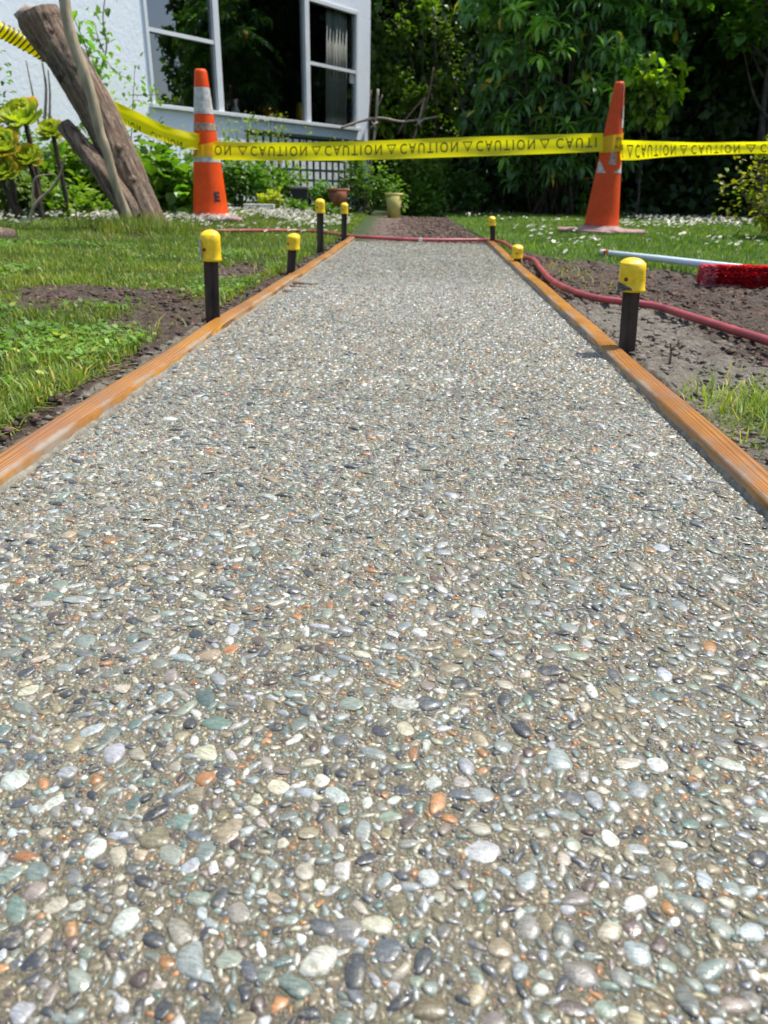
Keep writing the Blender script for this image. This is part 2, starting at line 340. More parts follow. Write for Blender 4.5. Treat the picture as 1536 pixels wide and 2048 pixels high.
# ------------------------------------------------------------------ path geometry
LY = np.array([-1., .0, .63, .85, 1.49, 2.30, 4.30]); LX = np.array([-.44, -.393, -.364, -.356, -.332, -.288, -.194])
RY = np.array([-1., .0, .61, .98, 1.51, 2.63, 4.30]); RX = np.array([.275, .325, .352, .372, .401, .456, .537])
def xl(y): return np.interp(y, LY, LX)
def xr(y): return np.interp(y, RY, RX)
Y0, Y1 = -.6, 4.30
def zg(x, y):
    x = np.asarray(x, float); y = np.asarray(y, float)
    base = .03 * sst(.5, 1.3, -x) * sst(1., 3., y) + .06 * sst(6., 9., y) * sst(0.5, 2., -x + .5) + .01 * sst(.4, .9, x - xr(y)) * sst(2.5, 5, y)
    inside = (x > xl(y) - .045) & (x < xr(y) + .045)
    z = base + .004
    z = np.where(inside & (y < Y1 + .02), -.055, z)
    z = np.where(inside & (y >= Y1 + .02), base - .012, z)
    return z
def soil(x, y):
    x = np.asarray(x, float); y = np.asarray(y, float); n = vnoise(x, y, .13, 3, 4); e = xr(y)
    r = (x > e) & (y < 3.55 - 1.55 * np.maximum(x - .62, 0) + .25 * vnoise(x, y, .4, 5)) & (y > .2)
    s = r * 1.0
    tuft = np.exp(-(((x - .60) / .17) ** 2 + ((y - .93) / .16) ** 2) ** 1.5); s = s - tuft * 1.1
    el = np.exp(-(((x + .70) / .30) ** 2 + ((y - 1.88) / .22) ** 2) ** 1.6)
    d = xl(y) - .042 - x
    strip = 1 - sst(.015, .085, d); strip = np.where(d < -.02, 0, strip) * (y < 4.4)
    el2 = np.exp(-(((x + .50) / .12) ** 2 + ((y - 2.55) / .35) ** 2) ** 1.5); tr = np.exp(-(((x + 1.28) / .28) ** 2 + ((y - 3.9) / .5) ** 2)) * .7
    st = np.exp(-(((x + .46) / .13) ** 2 + ((y - 1.62) / .25) ** 2) ** 1.5)
    out = np.maximum.reduce([s, el, strip, el2 * .9, tr, st]) + .28 * n * (1 - .5 * (s > .9))
    return np.clip(out, 0, 1)
def slurry(x, y):
    x = np.asarray(x, float); y = np.asarray(y, float); n = vnoise(x, y, .12, 9, 4)
    d = x - xr(y) - .04; a = (1 - sst(.10, .40, d)) * sst(-.06, 0, d) * (1 - sst(1.5, 2.6, y))
    dl = xl(y) - .042 - x; b = (1 - sst(.008, .035, dl)) * sst(-.06, -.02, dl) * (1 - sst(1.3, 2.2, y))
    return np.clip(np.maximum(a, b * 1.3) + .35 * n * (a + b > .02), 0, 1)
def gravel(x, y):
    x = np.asarray(x, float); y = np.asarray(y, float); l = xl(4.3) + (y - 4.3) * .045 - .02; r = xr(4.3) + .02 + (y - 4.3) * .008
    return sst(0, .10, x - l + .05) * sst(0, .10, r - x + .05) * sst(4.2, 4.35, y) * (1 - sst(8.3, 8.9, y))

# ================================================================== SETTING
def build_ground():
    xs = np.unique(np.concatenate([np.linspace(-60, -6, 14), np.linspace(-6, -2.2, 26), np.linspace(-2.2, -1.2, 30), np.linspace(-1.2, -.35, 100), np.linspace(.3, 1.25, 170), np.linspace(1.25, 1.6, 30), np.linspace(1.6, 3, 30), np.linspace(3, 8, 24), np.linspace(8, 60, 12)]))
    ys = np.unique(np.concatenate([np.linspace(-40, -1, 10), np.linspace(-1, .4, 20), np.linspace(.4, 2.6, 330), np.linspace(2.6, 5, 90), np.linspace(5, 12, 60), np.linspace(12, 90, 16)]))
    X, Y = np.meshgrid(xs, ys, indexing='ij'); Z = zg(X, Y)
    s = soil(X, Y); c = slurry(X, Y); gr = gravel(X, Y); ins = (Z < -.03)
    near = 1 - sst(4, 7, Y)
    Z = Z + np.where(ins, 0, (.008 * vnoise(X, Y, .11, 21, 4) + (.020 * np.abs(vnoise(X, Y, .06, 22, 4)) - .006 + .012 * vnoise(X, Y, .02, 24, 3)) * s * (1 - .25 * c)) * near)
    n, k = X.shape; idx = np.arange(n * k).reshape(n, k)
    Fq = np.stack([idx[:-1, :-1], idx[1:, :-1], idx[1:, 1:], idx[:-1, 1:]], -1).reshape(-1, 4)
    me = npmesh('ground', np.stack([X, Y, Z], -1).reshape(-1, 3), [Fq], np.stack([s, c, gr], -1).reshape(-1, 3))
    o = link('ground', me, MAT['ground']); tag(o, kind='structure')
build_ground()

# ---- slab and its pebbles
slab = MB()
ys = np.linspace(Y0, Y1, 60); top = [[xl(y), y, 0.] for y in ys] + [[xr(y), y, 0.] for y in ys]; bot = [[p[0], p[1], -.05] for p in top]
k = len(ys)
Fc = [(i, k + i, k + i + 1, i + 1) for i in range(k - 1)] + [(2 * k + i, 2 * k + i + 1, 3 * k + i + 1, 3 * k + i) for i in range(k - 1)]
Fc += [(i, i + 1, 2 * k + i + 1, 2 * k + i) for i in range(k - 1)] + [(k + i + 1, k + i, 3 * k + i, 3 * k + i + 1) for i in range(k - 1)] + [(k - 1, 2 * k - 1, 4 * k - 1, 3 * k - 1), (0, 2 * k, 3 * k, k)]
slab.add(top + bot, Fc)
path = slab.build('path', MAT['concrete'], smooth=False); tag(path, kind='structure')

PAL = np.array([[.66, .66, .62], [.45, .49, .53], [.30, .35, .36], [.20, .25, .23], [.26, .31, .26], [.045, .055, .075], [.10, .12, .15], [.13, .21, .19],
                [.50, .21, .06], [.42, .33, .21], [.12, .075, .075], [.54, .49, .37], [.24, .24, .23], [.24, .20, .11], [.30, .24, .22], [.38, .34, .29]])
WB = np.array([7, 9, 11, 11, 10, 11, 9, 5, 3, 6, 4, 6, 6, 7, 3, 6.]); WB /= WB.sum()
WS = np.array([8, 6, 7, 6, 6, 6, 5, 3, 9, 18, 4, 18, 4, 6, 4, 12.]); WS /= WS.sum()
def pcols(n, small): 
    c = PAL[rng.choice(16, n, p=WS if small else WB)]; 
    gr = c.mean(1, keepdims=True) * np.array([.98, 1.0, .93]); c = c * .86 + gr * .14; c = c * .88 + np.array([.24, .20, .12]) * .12
    return np.clip(c * rng.uniform(.72, 1.18, (n, 1)) * rng.uniform(.95, 1.05, (n, 3)), .012, .72)
def pack(area_y, sizes_fn, tries, grid=.008, occ=None, tol=.86, maskfn=None):
    """dart throwing, returns x,y,r"""
    occ = {} if occ is None else occ; res = []
    yy = rng.uniform(area_y[0], area_y[1], tries); u = rng.uniform(0, 1, tries); rr = sizes_fn(tries)
    if maskfn is not None: kk = maskfn(yy, u); yy, u, rr = yy[kk], u[kk], rr[kk]
    xa = xl(yy) + .004; xb = xr(yy) - .004; xx = xa + (xb - xa) * u
    for x, y, r in zip(xx.tolist(), yy.tolist(), rr.tolist()):
        i, j = int(x // grid), int(y // grid); ok = True; q = int((r + .008) // grid) + 1
        for a in range(i - q, i + q + 1):
            for b in range(j - q, j + q + 1):
                for (X, Y, R_) in occ.get((a, b), ()):
                    d = (r + R_) * tol
                    if (x - X) ** 2 + (y - Y) ** 2 < d * d: ok = False; break
                if not ok: break
            if not ok: break
        if ok: occ.setdefault((i, j), []).append((x, y, r)); res.append((x, y, r))
    return np.array(res).reshape(-1, 3), occ
def domes(P, small, segs, rings, hfac=(.20, .45), name='pebbles'):
    """P: x,y,r -> one joined mesh of half-buried pebbles"""
    n = len(P); a = np.arange(segs) / segs * 2 * np.pi
    el = rng.uniform(1.0, 2.3, n) ** .5; rot = rng.normal(np.pi / 2 * 0, 1.2, n); hz = rng.uniform(*hfac, n)
    th = np.linspace(0, 1, rings + 1)[1:]            # 0 top .. 1 rim
    V = np.zeros((n, 1 + segs * rings, 3)); irr = 1 + rng.uniform(-.17, .17, (n, segs)); irr = irr * (1 + .14 * np.cos(2 * a[None] + rng.uniform(0, 6, (n, 1))) + .10 * np.cos(3 * a[None] + rng.uniform(0, 6, (n, 1)))); pw = rng.uniform(2., 3., n)
    ph = rng.uniform(0, 6.28, n)
    sq = (np.abs(np.cos(a[None] + ph[:, None])) ** pw[:, None] + np.abs(np.sin(a[None] + ph[:, None])) ** pw[:, None]) ** (-1 / pw[:, None])
    cr, sr = np.cos(rot), np.sin(rot)
    tx, ty = rng.normal(0, .12, n), rng.normal(0, .12, n)
    V[:, 0, 2] = hz
    for j, t in enumerate(th):
        rad = np.sin(t * np.pi / 2 * 1.08) ** .9; z = np.cos(t * np.pi / 2 * 1.08)
        X = np.cos(a)[None] * rad * irr * sq * el[:, None]; Y = np.sin(a)[None] * rad * irr * sq / el[:, None]
        sl = slice(1 + j * segs, 1 + (j + 1) * segs)
        V[:, sl, 0] = X * cr[:, None] - Y * sr[:, None]; V[:, sl, 1] = X * sr[:, None] + Y * cr[:, None]
        V[:, sl, 2] = hz[:, None] * z * (1 + rng.uniform(-.08, .08, (n, segs)))
    V[:, :, 2] += V[:, :, 0] * tx[:, None] + V[:, :, 1] * ty[:, None]
    V *= P[:, None, 2:3]; V[:, :, 0] += P[:, None, 0]; V[:, :, 1] += P[:, None, 1]; V[:, :, 2] += (rng.uniform(-.10, .06, n) * P[:, 2])[:, None]
    m = 1 + segs * rings; b = (np.arange(n) * m)[:, None]
    tri = np.stack([np.zeros(segs, int), 1 + np.arange(segs), 1 + (np.arange(segs) + 1) % segs], 1)
    T = (b[:, :, None] + tri[None]).reshape(-1, 3); Q = []
    for j in range(rings - 1):
        q = np.stack([1 + j * segs + np.arange(segs), 1 + (j + 1) * segs + np.arange(segs), 1 + (j + 1) * segs + (np.arange(segs) + 1) % segs, 1 + j * segs + (np.arange(segs) + 1) % segs], 1)
        Q.append((b[:, :, None] + q[None]).reshape(-1, 4))
    col = np.repeat(pcols(n, small), m, 0)
    return V.reshape(-1, 3), T, (np.concatenate(Q) if Q else np.zeros((0, 4), int)), col
occ = {}
big, occ = pack((.10, 1.05), lambda n: np.where(rng.uniform(0, 1, n) < .12, rng.uniform(.0056, .0074, n), rng.uniform(.0034, .0054, n)), 4200, occ=occ, tol=1.0)
order = np.argsort(-(big[:, 2] / (big[:, 1] + .12)) - 10 * (big[:, 1] > .12) * 0)
infr = np.abs(big[:, 0]) < .03 + .62 * big[:, 1]
vis = [i for i in order if infr[i]][:300]; rest = [i for i in range(len(big)) if i not in set(vis)]
# shared pebble shapes
shapes = []
for q in range(14):
    mb = MB(); sg, rg = 14, 7; V = [[0, 0, 1.]]; ir = 1 + rng.uniform(-.09, .09, sg); ir = (ir + np.roll(ir, 1)) / 2 + .10 * np.cos(3 * np.arange(sg) / sg * 6.283 + q) * rng.uniform(0, 1) + .07 * np.cos(2 * np.arange(sg) / sg * 6.283 + q * 2); pw = rng.uniform(2., 3.4); ph = rng.uniform(0, 3)
    for j in range(1, rg):
        t = j / rg * math.pi * .62
        for i in range(sg):
            a = i / sg * 2 * math.pi; s_ = (abs(math.cos(a + ph)) ** pw + abs(math.sin(a + ph)) ** pw) ** (-1 / pw)
            rad = math.sin(t) ** .85 * ir[i] * s_; V.append([math.cos(a) * rad, math.sin(a) * rad, math.cos(t) + .03 * rng.uniform(-1, 1)])
    Fc = [(0, 1 + i, 1 + (i + 1) % sg) for i in range(sg)] + [(1 + j * sg + i, 1 + (j + 1) * sg + i, 1 + (j + 1) * sg + (i + 1) % sg, 1 + j * sg + (i + 1) % sg) for j in range(rg - 2) for i in range(sg)]
    mb.add(V, Fc); me = mb.mesh('pebble'); me.materials.append(MAT['pebble']); shapes.append(me)
pc_ = pcols(len(vis), False)
for i, ii in enumerate(vis):
    x, y, r = big[ii]; o = bpy.data.objects.new('pebble', shapes[i % 14]); C.objects.link(o); o.parent = path
    e = rng.uniform(1, 1.9) ** .5; o.location = (x, y, -r * .06)
    o.scale = (r * e, r / e, r * rng.uniform(.2, .42)); o.rotation_euler = (rng.normal(0, .10), rng.normal(0, .10), rng.uniform(0, 6.28)); o.color = (*pc_[i], 1)
mid, occ = pack((.10, 1.05), lambda n: rng.uniform(.0017, .0036, n), 60000, occ=occ, tol=.88)
fine, occ = pack((.10, .95), lambda n: rng.uniform(.0008, .0019, n), 120000, occ=occ, tol=.80, maskfn=lambda y, u: np.abs(xl(y) + (xr(y) - xl(y)) * u) < .07 + .62 * y)
parts = [domes(big[rest], False, 9, 3), domes(mid, False, 8, 3, (.22, .48)), domes(fine, True, 6, 2, (.35, .7))]
o2 = {}
mB, o2 = pack((1.05, 2.3), lambda n: rng.uniform(.0028, .0058, n) , 26000, occ=o2, tol=.95)
mC, o2 = pack((1.05, 2.5), lambda n: rng.uniform(.0016, .0028, n), 62000, occ=o2, tol=.9)
parts += [domes(mB, False, 7, 2, (.18, .42)), domes(mC, True, 5, 1, (.5, .8))]
o3 = {}
mD, o3 = pack((2.3, 4.28), lambda n: rng.uniform(.0032, .0062, n), 60000, occ=o3, tol=.82, grid=.012)
parts += [domes(mD, False, 6, 1, (.2, .42))]
o4 = {}; mE, o4 = pack((-.3, .10), lambda n: rng.uniform(.003, .007, n), 2500, occ=o4, tol=.95); parts += [domes(mE, False, 7, 2)]
print('pebbles', len(vis), len(rest), len(mid), len(fine), len(mB), len(mC), len(mD))
off = 0; Vs, Ts, Qs, Cs = [], [], [], []
for V, T, Q, c in parts: Vs.append(V); Ts.append(T + off); Qs.append(Q + off); Cs.append(c); off += len(V)
po = link('pebbles', npmesh('pebbles', np.concatenate(Vs), [np.concatenate(Ts), np.concatenate(Qs)], np.concatenate(Cs)), MAT['pebble'], path); po['kind'] = 'stuff'

# ---- formwork boards
def board(side, label):
    fx, sg = (xl, -1) if side < 0 else (xr, 1)
    ys = np.linspace(-.5, 4.42, 200); rows = []; cols = []
    W, T, D = .037, .015, -.05
    for y in ys:
        wv = .0012 * math.sin(y * 9) + .0015 * math.sin(y * 3.1 + 1); x0 = float(fx(y)) + sg * .0006; ztop = T + wv + (.004 * sst(2.5, 4.2, y))
        prof = [(0, D, .6), (0, -.002, .62), (0, ztop - .004, .42), (.0015, ztop - .0012, .55), (.004, ztop, .52), (.010, ztop + .0006, .22), (.02, ztop + .0008, 0.05), (.029, ztop, 0), (.0345, ztop - .0014, 0.1), (W, ztop - .005, .25), (W, D, .3)]
        for u, z, b in prof: rows.append((x0 + sg * u, y, z)); cols.append((u / W, (y + 1) / 4., b))
    k = 11; n = len(ys); Fc = [(i * k + j, i * k + j + 1, (i + 1) * k + j + 1, (i + 1) * k + j) for i in range(n - 1) for j in range(k - 1)]
    Fc += [tuple(range(k)), tuple(range((n - 1) * k, n * k))[::-1]]
    mb = MB(); mb.add(rows, Fc, np.array(cols)); root = empty('form_board', (float(fx(1)), 1., 0)); tag(root, label, 'form board', 'timber form boards edging the path')
    mb.build('plank', MAT['wood'], root)
    lip = MB(); V = []; ysl = np.linspace(-.3, 4.3, 700); hh = (.0035 + .0035 * vnoise(ysl, ysl * 0 + side, .02, 41, 3)) ; ww = .003 + .0035 * vnoise(ysl, ysl * 0 + side + 3, .015, 43, 3)
    for y, h_, w_ in zip(ysl, hh, ww):
        x0 = float(fx(y)); V += [(x0 + sg * .001, y, max(.001, h_) + .002), (x0 - sg * max(.0008, w_ * .6), y, max(.001, h_) * .8), (x0 - sg * max(.001, w_), y, -.001)]
    lip.add(V, [(i * 3 + j, i * 3 + j + 1, i * 3 + j + 4, i * 3 + j + 3) for i in range(len(ysl) - 1) for j in range(2)]); lip.build('cement_smear', MAT['lip'], root)
board(-1, 'orange wet timber board along the grassy edge of the path'); board(1, 'orange wet timber board between the path and the muddy soil')

# ---- clods
def clods(n, fn, rmin, rmax):
    a = np.array([[0, 0, 1], [1, 0, 0], [0, 1, 0], [-1, 0, 0], [0, -1, 0], [0, 0, -1.]]); base = []
    Vs = []; Ts = []; Cs = []; k = 0
    ico = np.array([[math.cos(i * 1.2566) * .9, math.sin(i * 1.2566) * .9, .45 if i % 2 else .35] for i in range(5)] + [[math.cos(i * 1.2566 + .6), math.sin(i * 1.2566 + .6), -.4] for i in range(5)] + [[0, 0, 1.], [0, 0, -1.]])
    tri = []
    for i in range(5): tri += [(10, i, (i + 1) % 5), (i, 5 + i, (i + 1) % 5), ((i + 1) % 5, 5 + i, 5 + (i + 1) % 5), (11, 5 + (i + 1) % 5, 5 + i)]
    tri = np.array(tri)
    for x, y, r in fn(n, rmin, rmax):
        V = ico * (1 + rng.uniform(-.5, .45, (12, 1))) * r * np.array([1, rng.uniform(.6, 1), rng.uniform(.35, .7)]); t = rng.uniform(0, 6.28); V = V @ np.array([[math.cos(t), -math.sin(t), 0], [math.sin(t), math.cos(t), 0], [0, 0, 1]])
        V = V + np.array([x, y, float(zg(x, y)) + r * .25]); Vs.append(V); Ts.append(tri + k); k += 12
        cement = slurry(x, y) > .6; c = np.array([2.3, 2.7, 3.]) if cement else np.array([1, 1, 1]) * rng.uniform(.5, 1.9) * np.array([1, rng.uniform(.7, 1), rng.uniform(.6, 1)])
        Cs.append(np.tile(c, (12, 1)))
    return npmesh('soil_clods', np.concatenate(Vs), [np.concatenate(Ts)], np.concatenate(Cs))
def cfn(n, r0, r1):
    X = rng.uniform(-1.6, 2.2, n * 5); Yv = rng.uniform(.45, 4.4, n * 5); s = soil(X, Yv); out_ = ((X > xr(Yv) + .045) | (X < xl(Yv) - .046)); dens = 1 / (.4 + Yv)
    k = (s > .45) & out_ & (rng.uniform(0, 1.0, len(X)) < dens); X, Yv = X[k][:n], Yv[k][:n]
    r = (r0 + (r1 - r0) * rng.uniform(0, 1, len(X)) ** 3) * (1 + .25 * Yv)
    edge = np.minimum(np.abs(X - xr(Yv) - .042), np.abs(X - xl(Yv) + .042)); r = np.minimum(r, np.maximum(edge, .001) * .8)
    return zip(X, Yv, r)
tag(link('soil_clods', clods(24000, cfn, .0010, .0065), MAT['clod']), 'crumbs of dark soil and drying cement strewn over the bare ground', 'soil', kind='stuff')

def gfn(n, r0, r1):
    X = rng.uniform(-.35, .75, n * 2); Yv = rng.uniform(4.36, 8.6, n * 2); k = gravel(X, Yv) > .5; X, Yv = X[k][:n], Yv[k][:n]; return zip(X, Yv, r0 + (r1 - r0) * rng.uniform(0, 1, len(X)) ** 2)
tag(link('gravel', clods(5000, gfn, .005, .018), MAT['clod']), 'brown gravel and bark crumbs on the unpaved far end of the path', 'gravel', kind='stuff')
# ---- grass
def blades(X, Yv, h, wd, col, lean=.6, seg2=True, lmin=.1):
    n = len(X); z0 = zg(X, Yv) - .004; a = rng.uniform(0, 2 * np.pi, n); l = rng.uniform(lmin, lean, n) * h; hz = np.sqrt(np.maximum(h * h - l * l, (h * .18) ** 2))
    dx, dy = np.cos(a), np.sin(a); sx, sy = -dy * wd, dx * wd
    if seg2:
        V = np.stack([np.stack([X - sx, Yv - sy, z0], 1), np.stack([X + sx, Yv + sy, z0], 1),
                      np.stack([X + dx * l * .35 + sx * .8, Yv + dy * l * .35 + sy * .8, z0 + hz * .6], 1), np.stack([X + dx * l * .35 - sx * .8, Yv + dy * l * .35 - sy * .8, z0 + hz * .6], 1),
                      np.stack([X + dx * l, Yv + dy * l, z0 + hz * .92], 1)], 1)
        b = (np.arange(n) * 5)[:, None]; Q = b + np.array([[0, 1, 2, 3]]); T = b + np.array([[3, 2, 4]]); c = np.repeat(col, 5, 0); return V.reshape(-1, 3), [T, Q], c
    V = np.stack([np.stack([X - sx, Yv - sy, z0], 1), np.stack([X + sx, Yv + sy, z0], 1), np.stack([X + dx * l, Yv + dy * l, z0 + hz], 1)], 1)
    b = (np.arange(n) * 3)[:, None]; return V.reshape(-1, 3), [b + np.array([[0, 1, 2]])], np.repeat(col, 3, 0)
def gcol(X, Yv, dry):
    n = len(X); t = (vnoise(X, Yv, .25, 31, 3) + 1) / 2; c = np.array([1., 1., 1.]) * (.65 + .7 * t[:, None]); c = c * rng.uniform(.7, 1.35, (n, 1))
    yl = rng.uniform(0, 1, n) < dry; c[yl] = np.array([3.2, 1.9, 3.0]) * rng.uniform(.6, 1.1, (yl.sum(), 1))
    w = rng.uniform(0, 1, n); c = c * np.stack([1 + .6 * w * t, 1 + .1 * w, np.ones(n)], 1); return c
def scatter(n, x0, x1, y0, y1, thr, dens=lambda x, y: 1., outside=False):
    X = rng.uniform(x0, x1, n); Yv = rng.uniform(y0, y1, n); ok = (X < xl(np.minimum(Yv, 4.3)) - .05) | (X > xr(np.minimum(Yv, 4.3)) + .05)
    ok &= (soil(X, Yv) < thr + .26 * rng.uniform(-1, 1, n)) & (gravel(X, Yv) < .4) & (rng.uniform(0, 1, n) < dens(X, Yv))
    ok &= (np.abs(X) < .35 + .68 * Yv) ^ outside; return X[ok], Yv[ok]
def grass_obj(name, label, sets):
    off = 0; Vs, Fs, Cs = [], {3: [], 4: []}, []
    for V, Fl, c in sets:
        Vs.append(V); Cs.append(c)
        for f in Fl: Fs[f.shape[1]].append(f + off)
        off += len(V)
    me = npmesh(name, np.concatenate(Vs), [np.concatenate(v) for v in Fs.values() if v], np.concatenate(Cs))
    tag(link(name, me, MAT['grass']), label, 'grass', kind='stuff')
X, Yv = scatter(170000, -1.9, -.3, .45, 2.7, .42); n = len(X)
s1 = blades(X, Yv, rng.uniform(.010, .034, n) * (.55 + .75 * np.clip(vnoise(X, Yv, .05, 77, 2) + .5, 0, 1.2)), rng.uniform(.0008, .0021, n), gcol(X, Yv, .12), 1.15)
X, Yv = scatter(3500, -.70, -.36, .55, 3.2, .75, lambda x, y: np.exp(-((xl(y) - x - .11) / .05) ** 2)); n = len(X)     # straggly edge
s2 = blades(X, Yv, rng.uniform(.03, .065, n), rng.uniform(.0009, .0018, n), gcol(X, Yv, .4), 1.5, True, .5)
X, Yv = scatter(110000, -4.2, -.36, -.6, 4.0, .45, outside=True); n = len(X); s5 = blades(X, Yv, rng.uniform(.012, .036, n), rng.uniform(.0018, .0038, n), gcol(X, Yv, .12), 1.15, False)
X, Yv = scatter(50000, .9, 4.5, -.6, 4.0, .45, outside=True); n = len(X); s6 = blades(X, Yv, rng.uniform(.012, .036, n), rng.uniform(.0018, .0038, n), gcol(X, Yv, .12), 1.15, False)
grass_obj('lawn_grass', 'short bright green grass growing beside the left board near the camera', [s1, s2, s5, s6])
X, Yv = scatter(16000, -1.7, -.36, .5, 3.0, .8, lambda x, y: .35 + .65 * sst(.3, .55, soil(x, y))); n = len(X); X = X; a = rng.uniform(0, 6.28, n); L = rng.uniform(.006, .022, n); wd = rng.uniform(.0004, .0009, n); z = zg(X, Yv) + rng.uniform(.004, .013, n); dz = rng.normal(0, .15, n) * L
V = np.stack([np.stack([X - np.cos(a) * L, Yv - np.sin(a) * L, z - dz], 1), np.stack([X + np.sin(a) * wd, Yv - np.cos(a) * wd, z], 1), np.stack([X + np.cos(a) * L, Yv + np.sin(a) * L, z + dz], 1), np.stack([X - np.sin(a) * wd, Yv + np.cos(a) * wd, z], 1)], 1).reshape(-1, 3)
cthatch = np.array([2.9, 1.35, 2.6]) * rng.uniform(.25, 1., (n, 1))
tag(link('thatch', npmesh('thatch', V, [(np.arange(n) * 4)[:, None] + np.arange(4)[None]], np.repeat(cthatch, 4, 0), False), MAT['grass']), 'dead straw and roots matted over the soil and turf by the left board', 'straw', kind='stuff')
# clover-like flat leaves in the near turf
X, Yv = scatter(45000, -1.9, -.38, .5, 3.2, .5, lambda x, y: sst(-.1, .5, vnoise(x, y, .22, 55, 3))); n = len(X)
def flat(X, Yv, r, zoff, col, k=5):
    n = len(X); a = np.arange(k) / k * 6.283; z0 = zg(X, Yv) + zoff; tx, ty = rng.normal(0, .35, n), rng.normal(0, .35, n); rot = rng.uniform(0, 6.28, n)
    el = rng.uniform(.5, 1, n); dx = np.cos(a)[None] * r[:, None]; dy = np.sin(a)[None] * (r * el)[:, None]
    px = dx * np.cos(rot)[:, None] - dy * np.sin(rot)[:, None]; py = dx * np.sin(rot)[:, None] + dy * np.cos(rot)[:, None]
    V = np.stack([X[:, None] + px, Yv[:, None] + py, z0[:, None] + px * tx[:, None] + py * ty[:, None]], -1)
    F_ = (np.arange(n) * k)[:, None] + np.arange(k)[None]; return V.reshape(-1, 3), F_, np.repeat(col, k, 0)
V, F_, c = flat(X, Yv, rng.uniform(.003, .008, n), rng.uniform(.008, .022, n), gcol(X, Yv, .03) * np.array([.8, 1.05, .9]))
tag(link('clover', npmesh('clover', V, [F_], c), MAT['grass']), 'small round clover leaves mixed into the turf by the left board', 'clover', kind='stuff')
X, Yv = scatter(230000, -4.8, -.12, 2.5, 9.5, .5, lambda x, y: np.clip(3.4 / y, 0, 1)); n = len(X)
s1 = blades(X, Yv, rng.uniform(.012, .036, n), rng.uniform(.0018, .0035, n) * (1 + .12 * Yv), gcol(X, Yv, .05), .8, False)
X, Yv = scatter(230000, .4, 6.5, 2.2, 10., .5, lambda x, y: np.clip(3.2 / y, 0, 1)); n = len(X)
s2 = blades(X, Yv, rng.uniform(.012, .036, n), rng.uniform(.0018, .0035, n) * (1 + .12 * Yv), gcol(X, Yv, .08) * np.array([.85, 1.05, .8]), .8, False)
grass_obj('far_lawn_grass', 'mown green lawn reaching from the soil back to the trees and the garden bed', [s1, s2])
X = rng.normal(.60, .085, 7500); Yv = rng.normal(.93, .075, 7500); k = X > xr(Yv) + .05; X, Yv = X[k], Yv[k]; n = len(X)
s3 = blades(X, Yv, rng.uniform(.012, .06, n) * rng.uniform(.5, 1, n), rng.uniform(.0006, .0014, n), gcol(X, Yv, .18), 1.5, True, .3)
X = rng.normal(.64, .045, 260); Yv = rng.normal(2.72, .25, 260); k = X > xr(Yv) + .05; n = k.sum()
s4 = blades(X[k], Yv[k], rng.uniform(.02, .05, n), rng.uniform(.0012, .002, n), gcol(X[k], Yv[k], .5), 1.4, True, .5)
grass_obj('grass_tuft', 'ragged green and straw coloured grass tuft in the mud beside the right board', [s3, s4])
TB = np.array([-1.31, 4.16])
X = rng.normal(TB[0] + .0, .17, 1500); Yv = rng.normal(TB[1] - .13, .09, 1500); n = len(X)
grass_obj('long_grass', 'long uncut grass blades round the foot of the leaning trunk', [blades(X, Yv, rng.uniform(.03, .15, n), rng.uniform(.0014, .0028, n), gcol(X, Yv, .10) * .85, 1.1)])
# daisies
def daisies(X, Yv, name, label):
    n = len(X); r = rng.uniform(.009, .0150, n); z0 = rng.uniform(.025, .055, n); k = 10; a = np.arange(k) / k * 6.283
    rad = r[:, None] * np.where(np.arange(k) % 2, 1, .72)[None]; tx, ty = rng.normal(.25, .25, n), rng.normal(-.1, .3, n); zb = zg(X, Yv)
    px, py = np.cos(a)[None] * rad, np.sin(a)[None] * rad
    V = np.stack([X[:, None] + px, Yv[:, None] + py, (zb + z0)[:, None] + px * tx[:, None] + py * ty[:, None]], -1).reshape(-1, 3); F1 = (np.arange(n) * k)[:, None] + np.arange(k)[None]
    a6 = np.arange(5) / 5 * 6.283; px, py = np.cos(a6)[None] * r[:, None] * .33, np.sin(a6)[None] * r[:, None] * .33
    V2 = np.stack([X[:, None] + px, Yv[:, None] + py, (zb + z0 + .0015)[:, None] + px * tx[:, None] + py * ty[:, None]], -1).reshape(-1, 3); F2 = len(V) + (np.arange(n) * 5)[:, None] + np.arange(5)[None]
    V3 = np.stack([np.stack([X - .0008, Yv, zb], 1), np.stack([X + .0008, Yv, zb], 1), np.stack([X, Yv, zb + z0], 1)], 1).reshape(-1, 3); F3 = len(V) + len(V2) + (np.arange(n) * 3)[:, None] + np.arange(3)[None]
    col = np.concatenate([np.ones((len(V), 3)) * .95, np.tile([.9, .6, .02], (len(V2), 1)), np.tile([.12, .25, .04], (len(V3), 1))])
    tag(link(name, npmesh(name, np.concatenate([V, V2, V3]), [F1, F2, F3], col, False), MAT['daisy']), label, 'daisies', kind='stuff')
X, Yv = scatter(22000, -4.8, -.3, 4.0, 8.6, .6, lambda x, y: (.5 * sst(-.4, .2, vnoise(x, y, .45, 61, 3))) * sst(3.8, 4.6, y) * 1.5 * (1 - .8 * sst(-.9, -.25, x)) * (1 - .8 * sst(-1.9, -1.0, x) * (1 - sst(4.8, 5.6, y))))
daisies(X, Yv, 'daisies', 'thick carpet of white daisies flowering in the lawn on the house side')
X, Yv = scatter(8500, .75, 5.5, 3.0, 9.3, .4, lambda x, y: sst(-.2, .5, vnoise(x, y, .7, 67, 2)) * (.3 + .7 * sst(1.5, 3, x)))
daisies(X, Yv, 'sparse_daisies', 'scattered white daisies in the lawn round the cone by the dark trees')
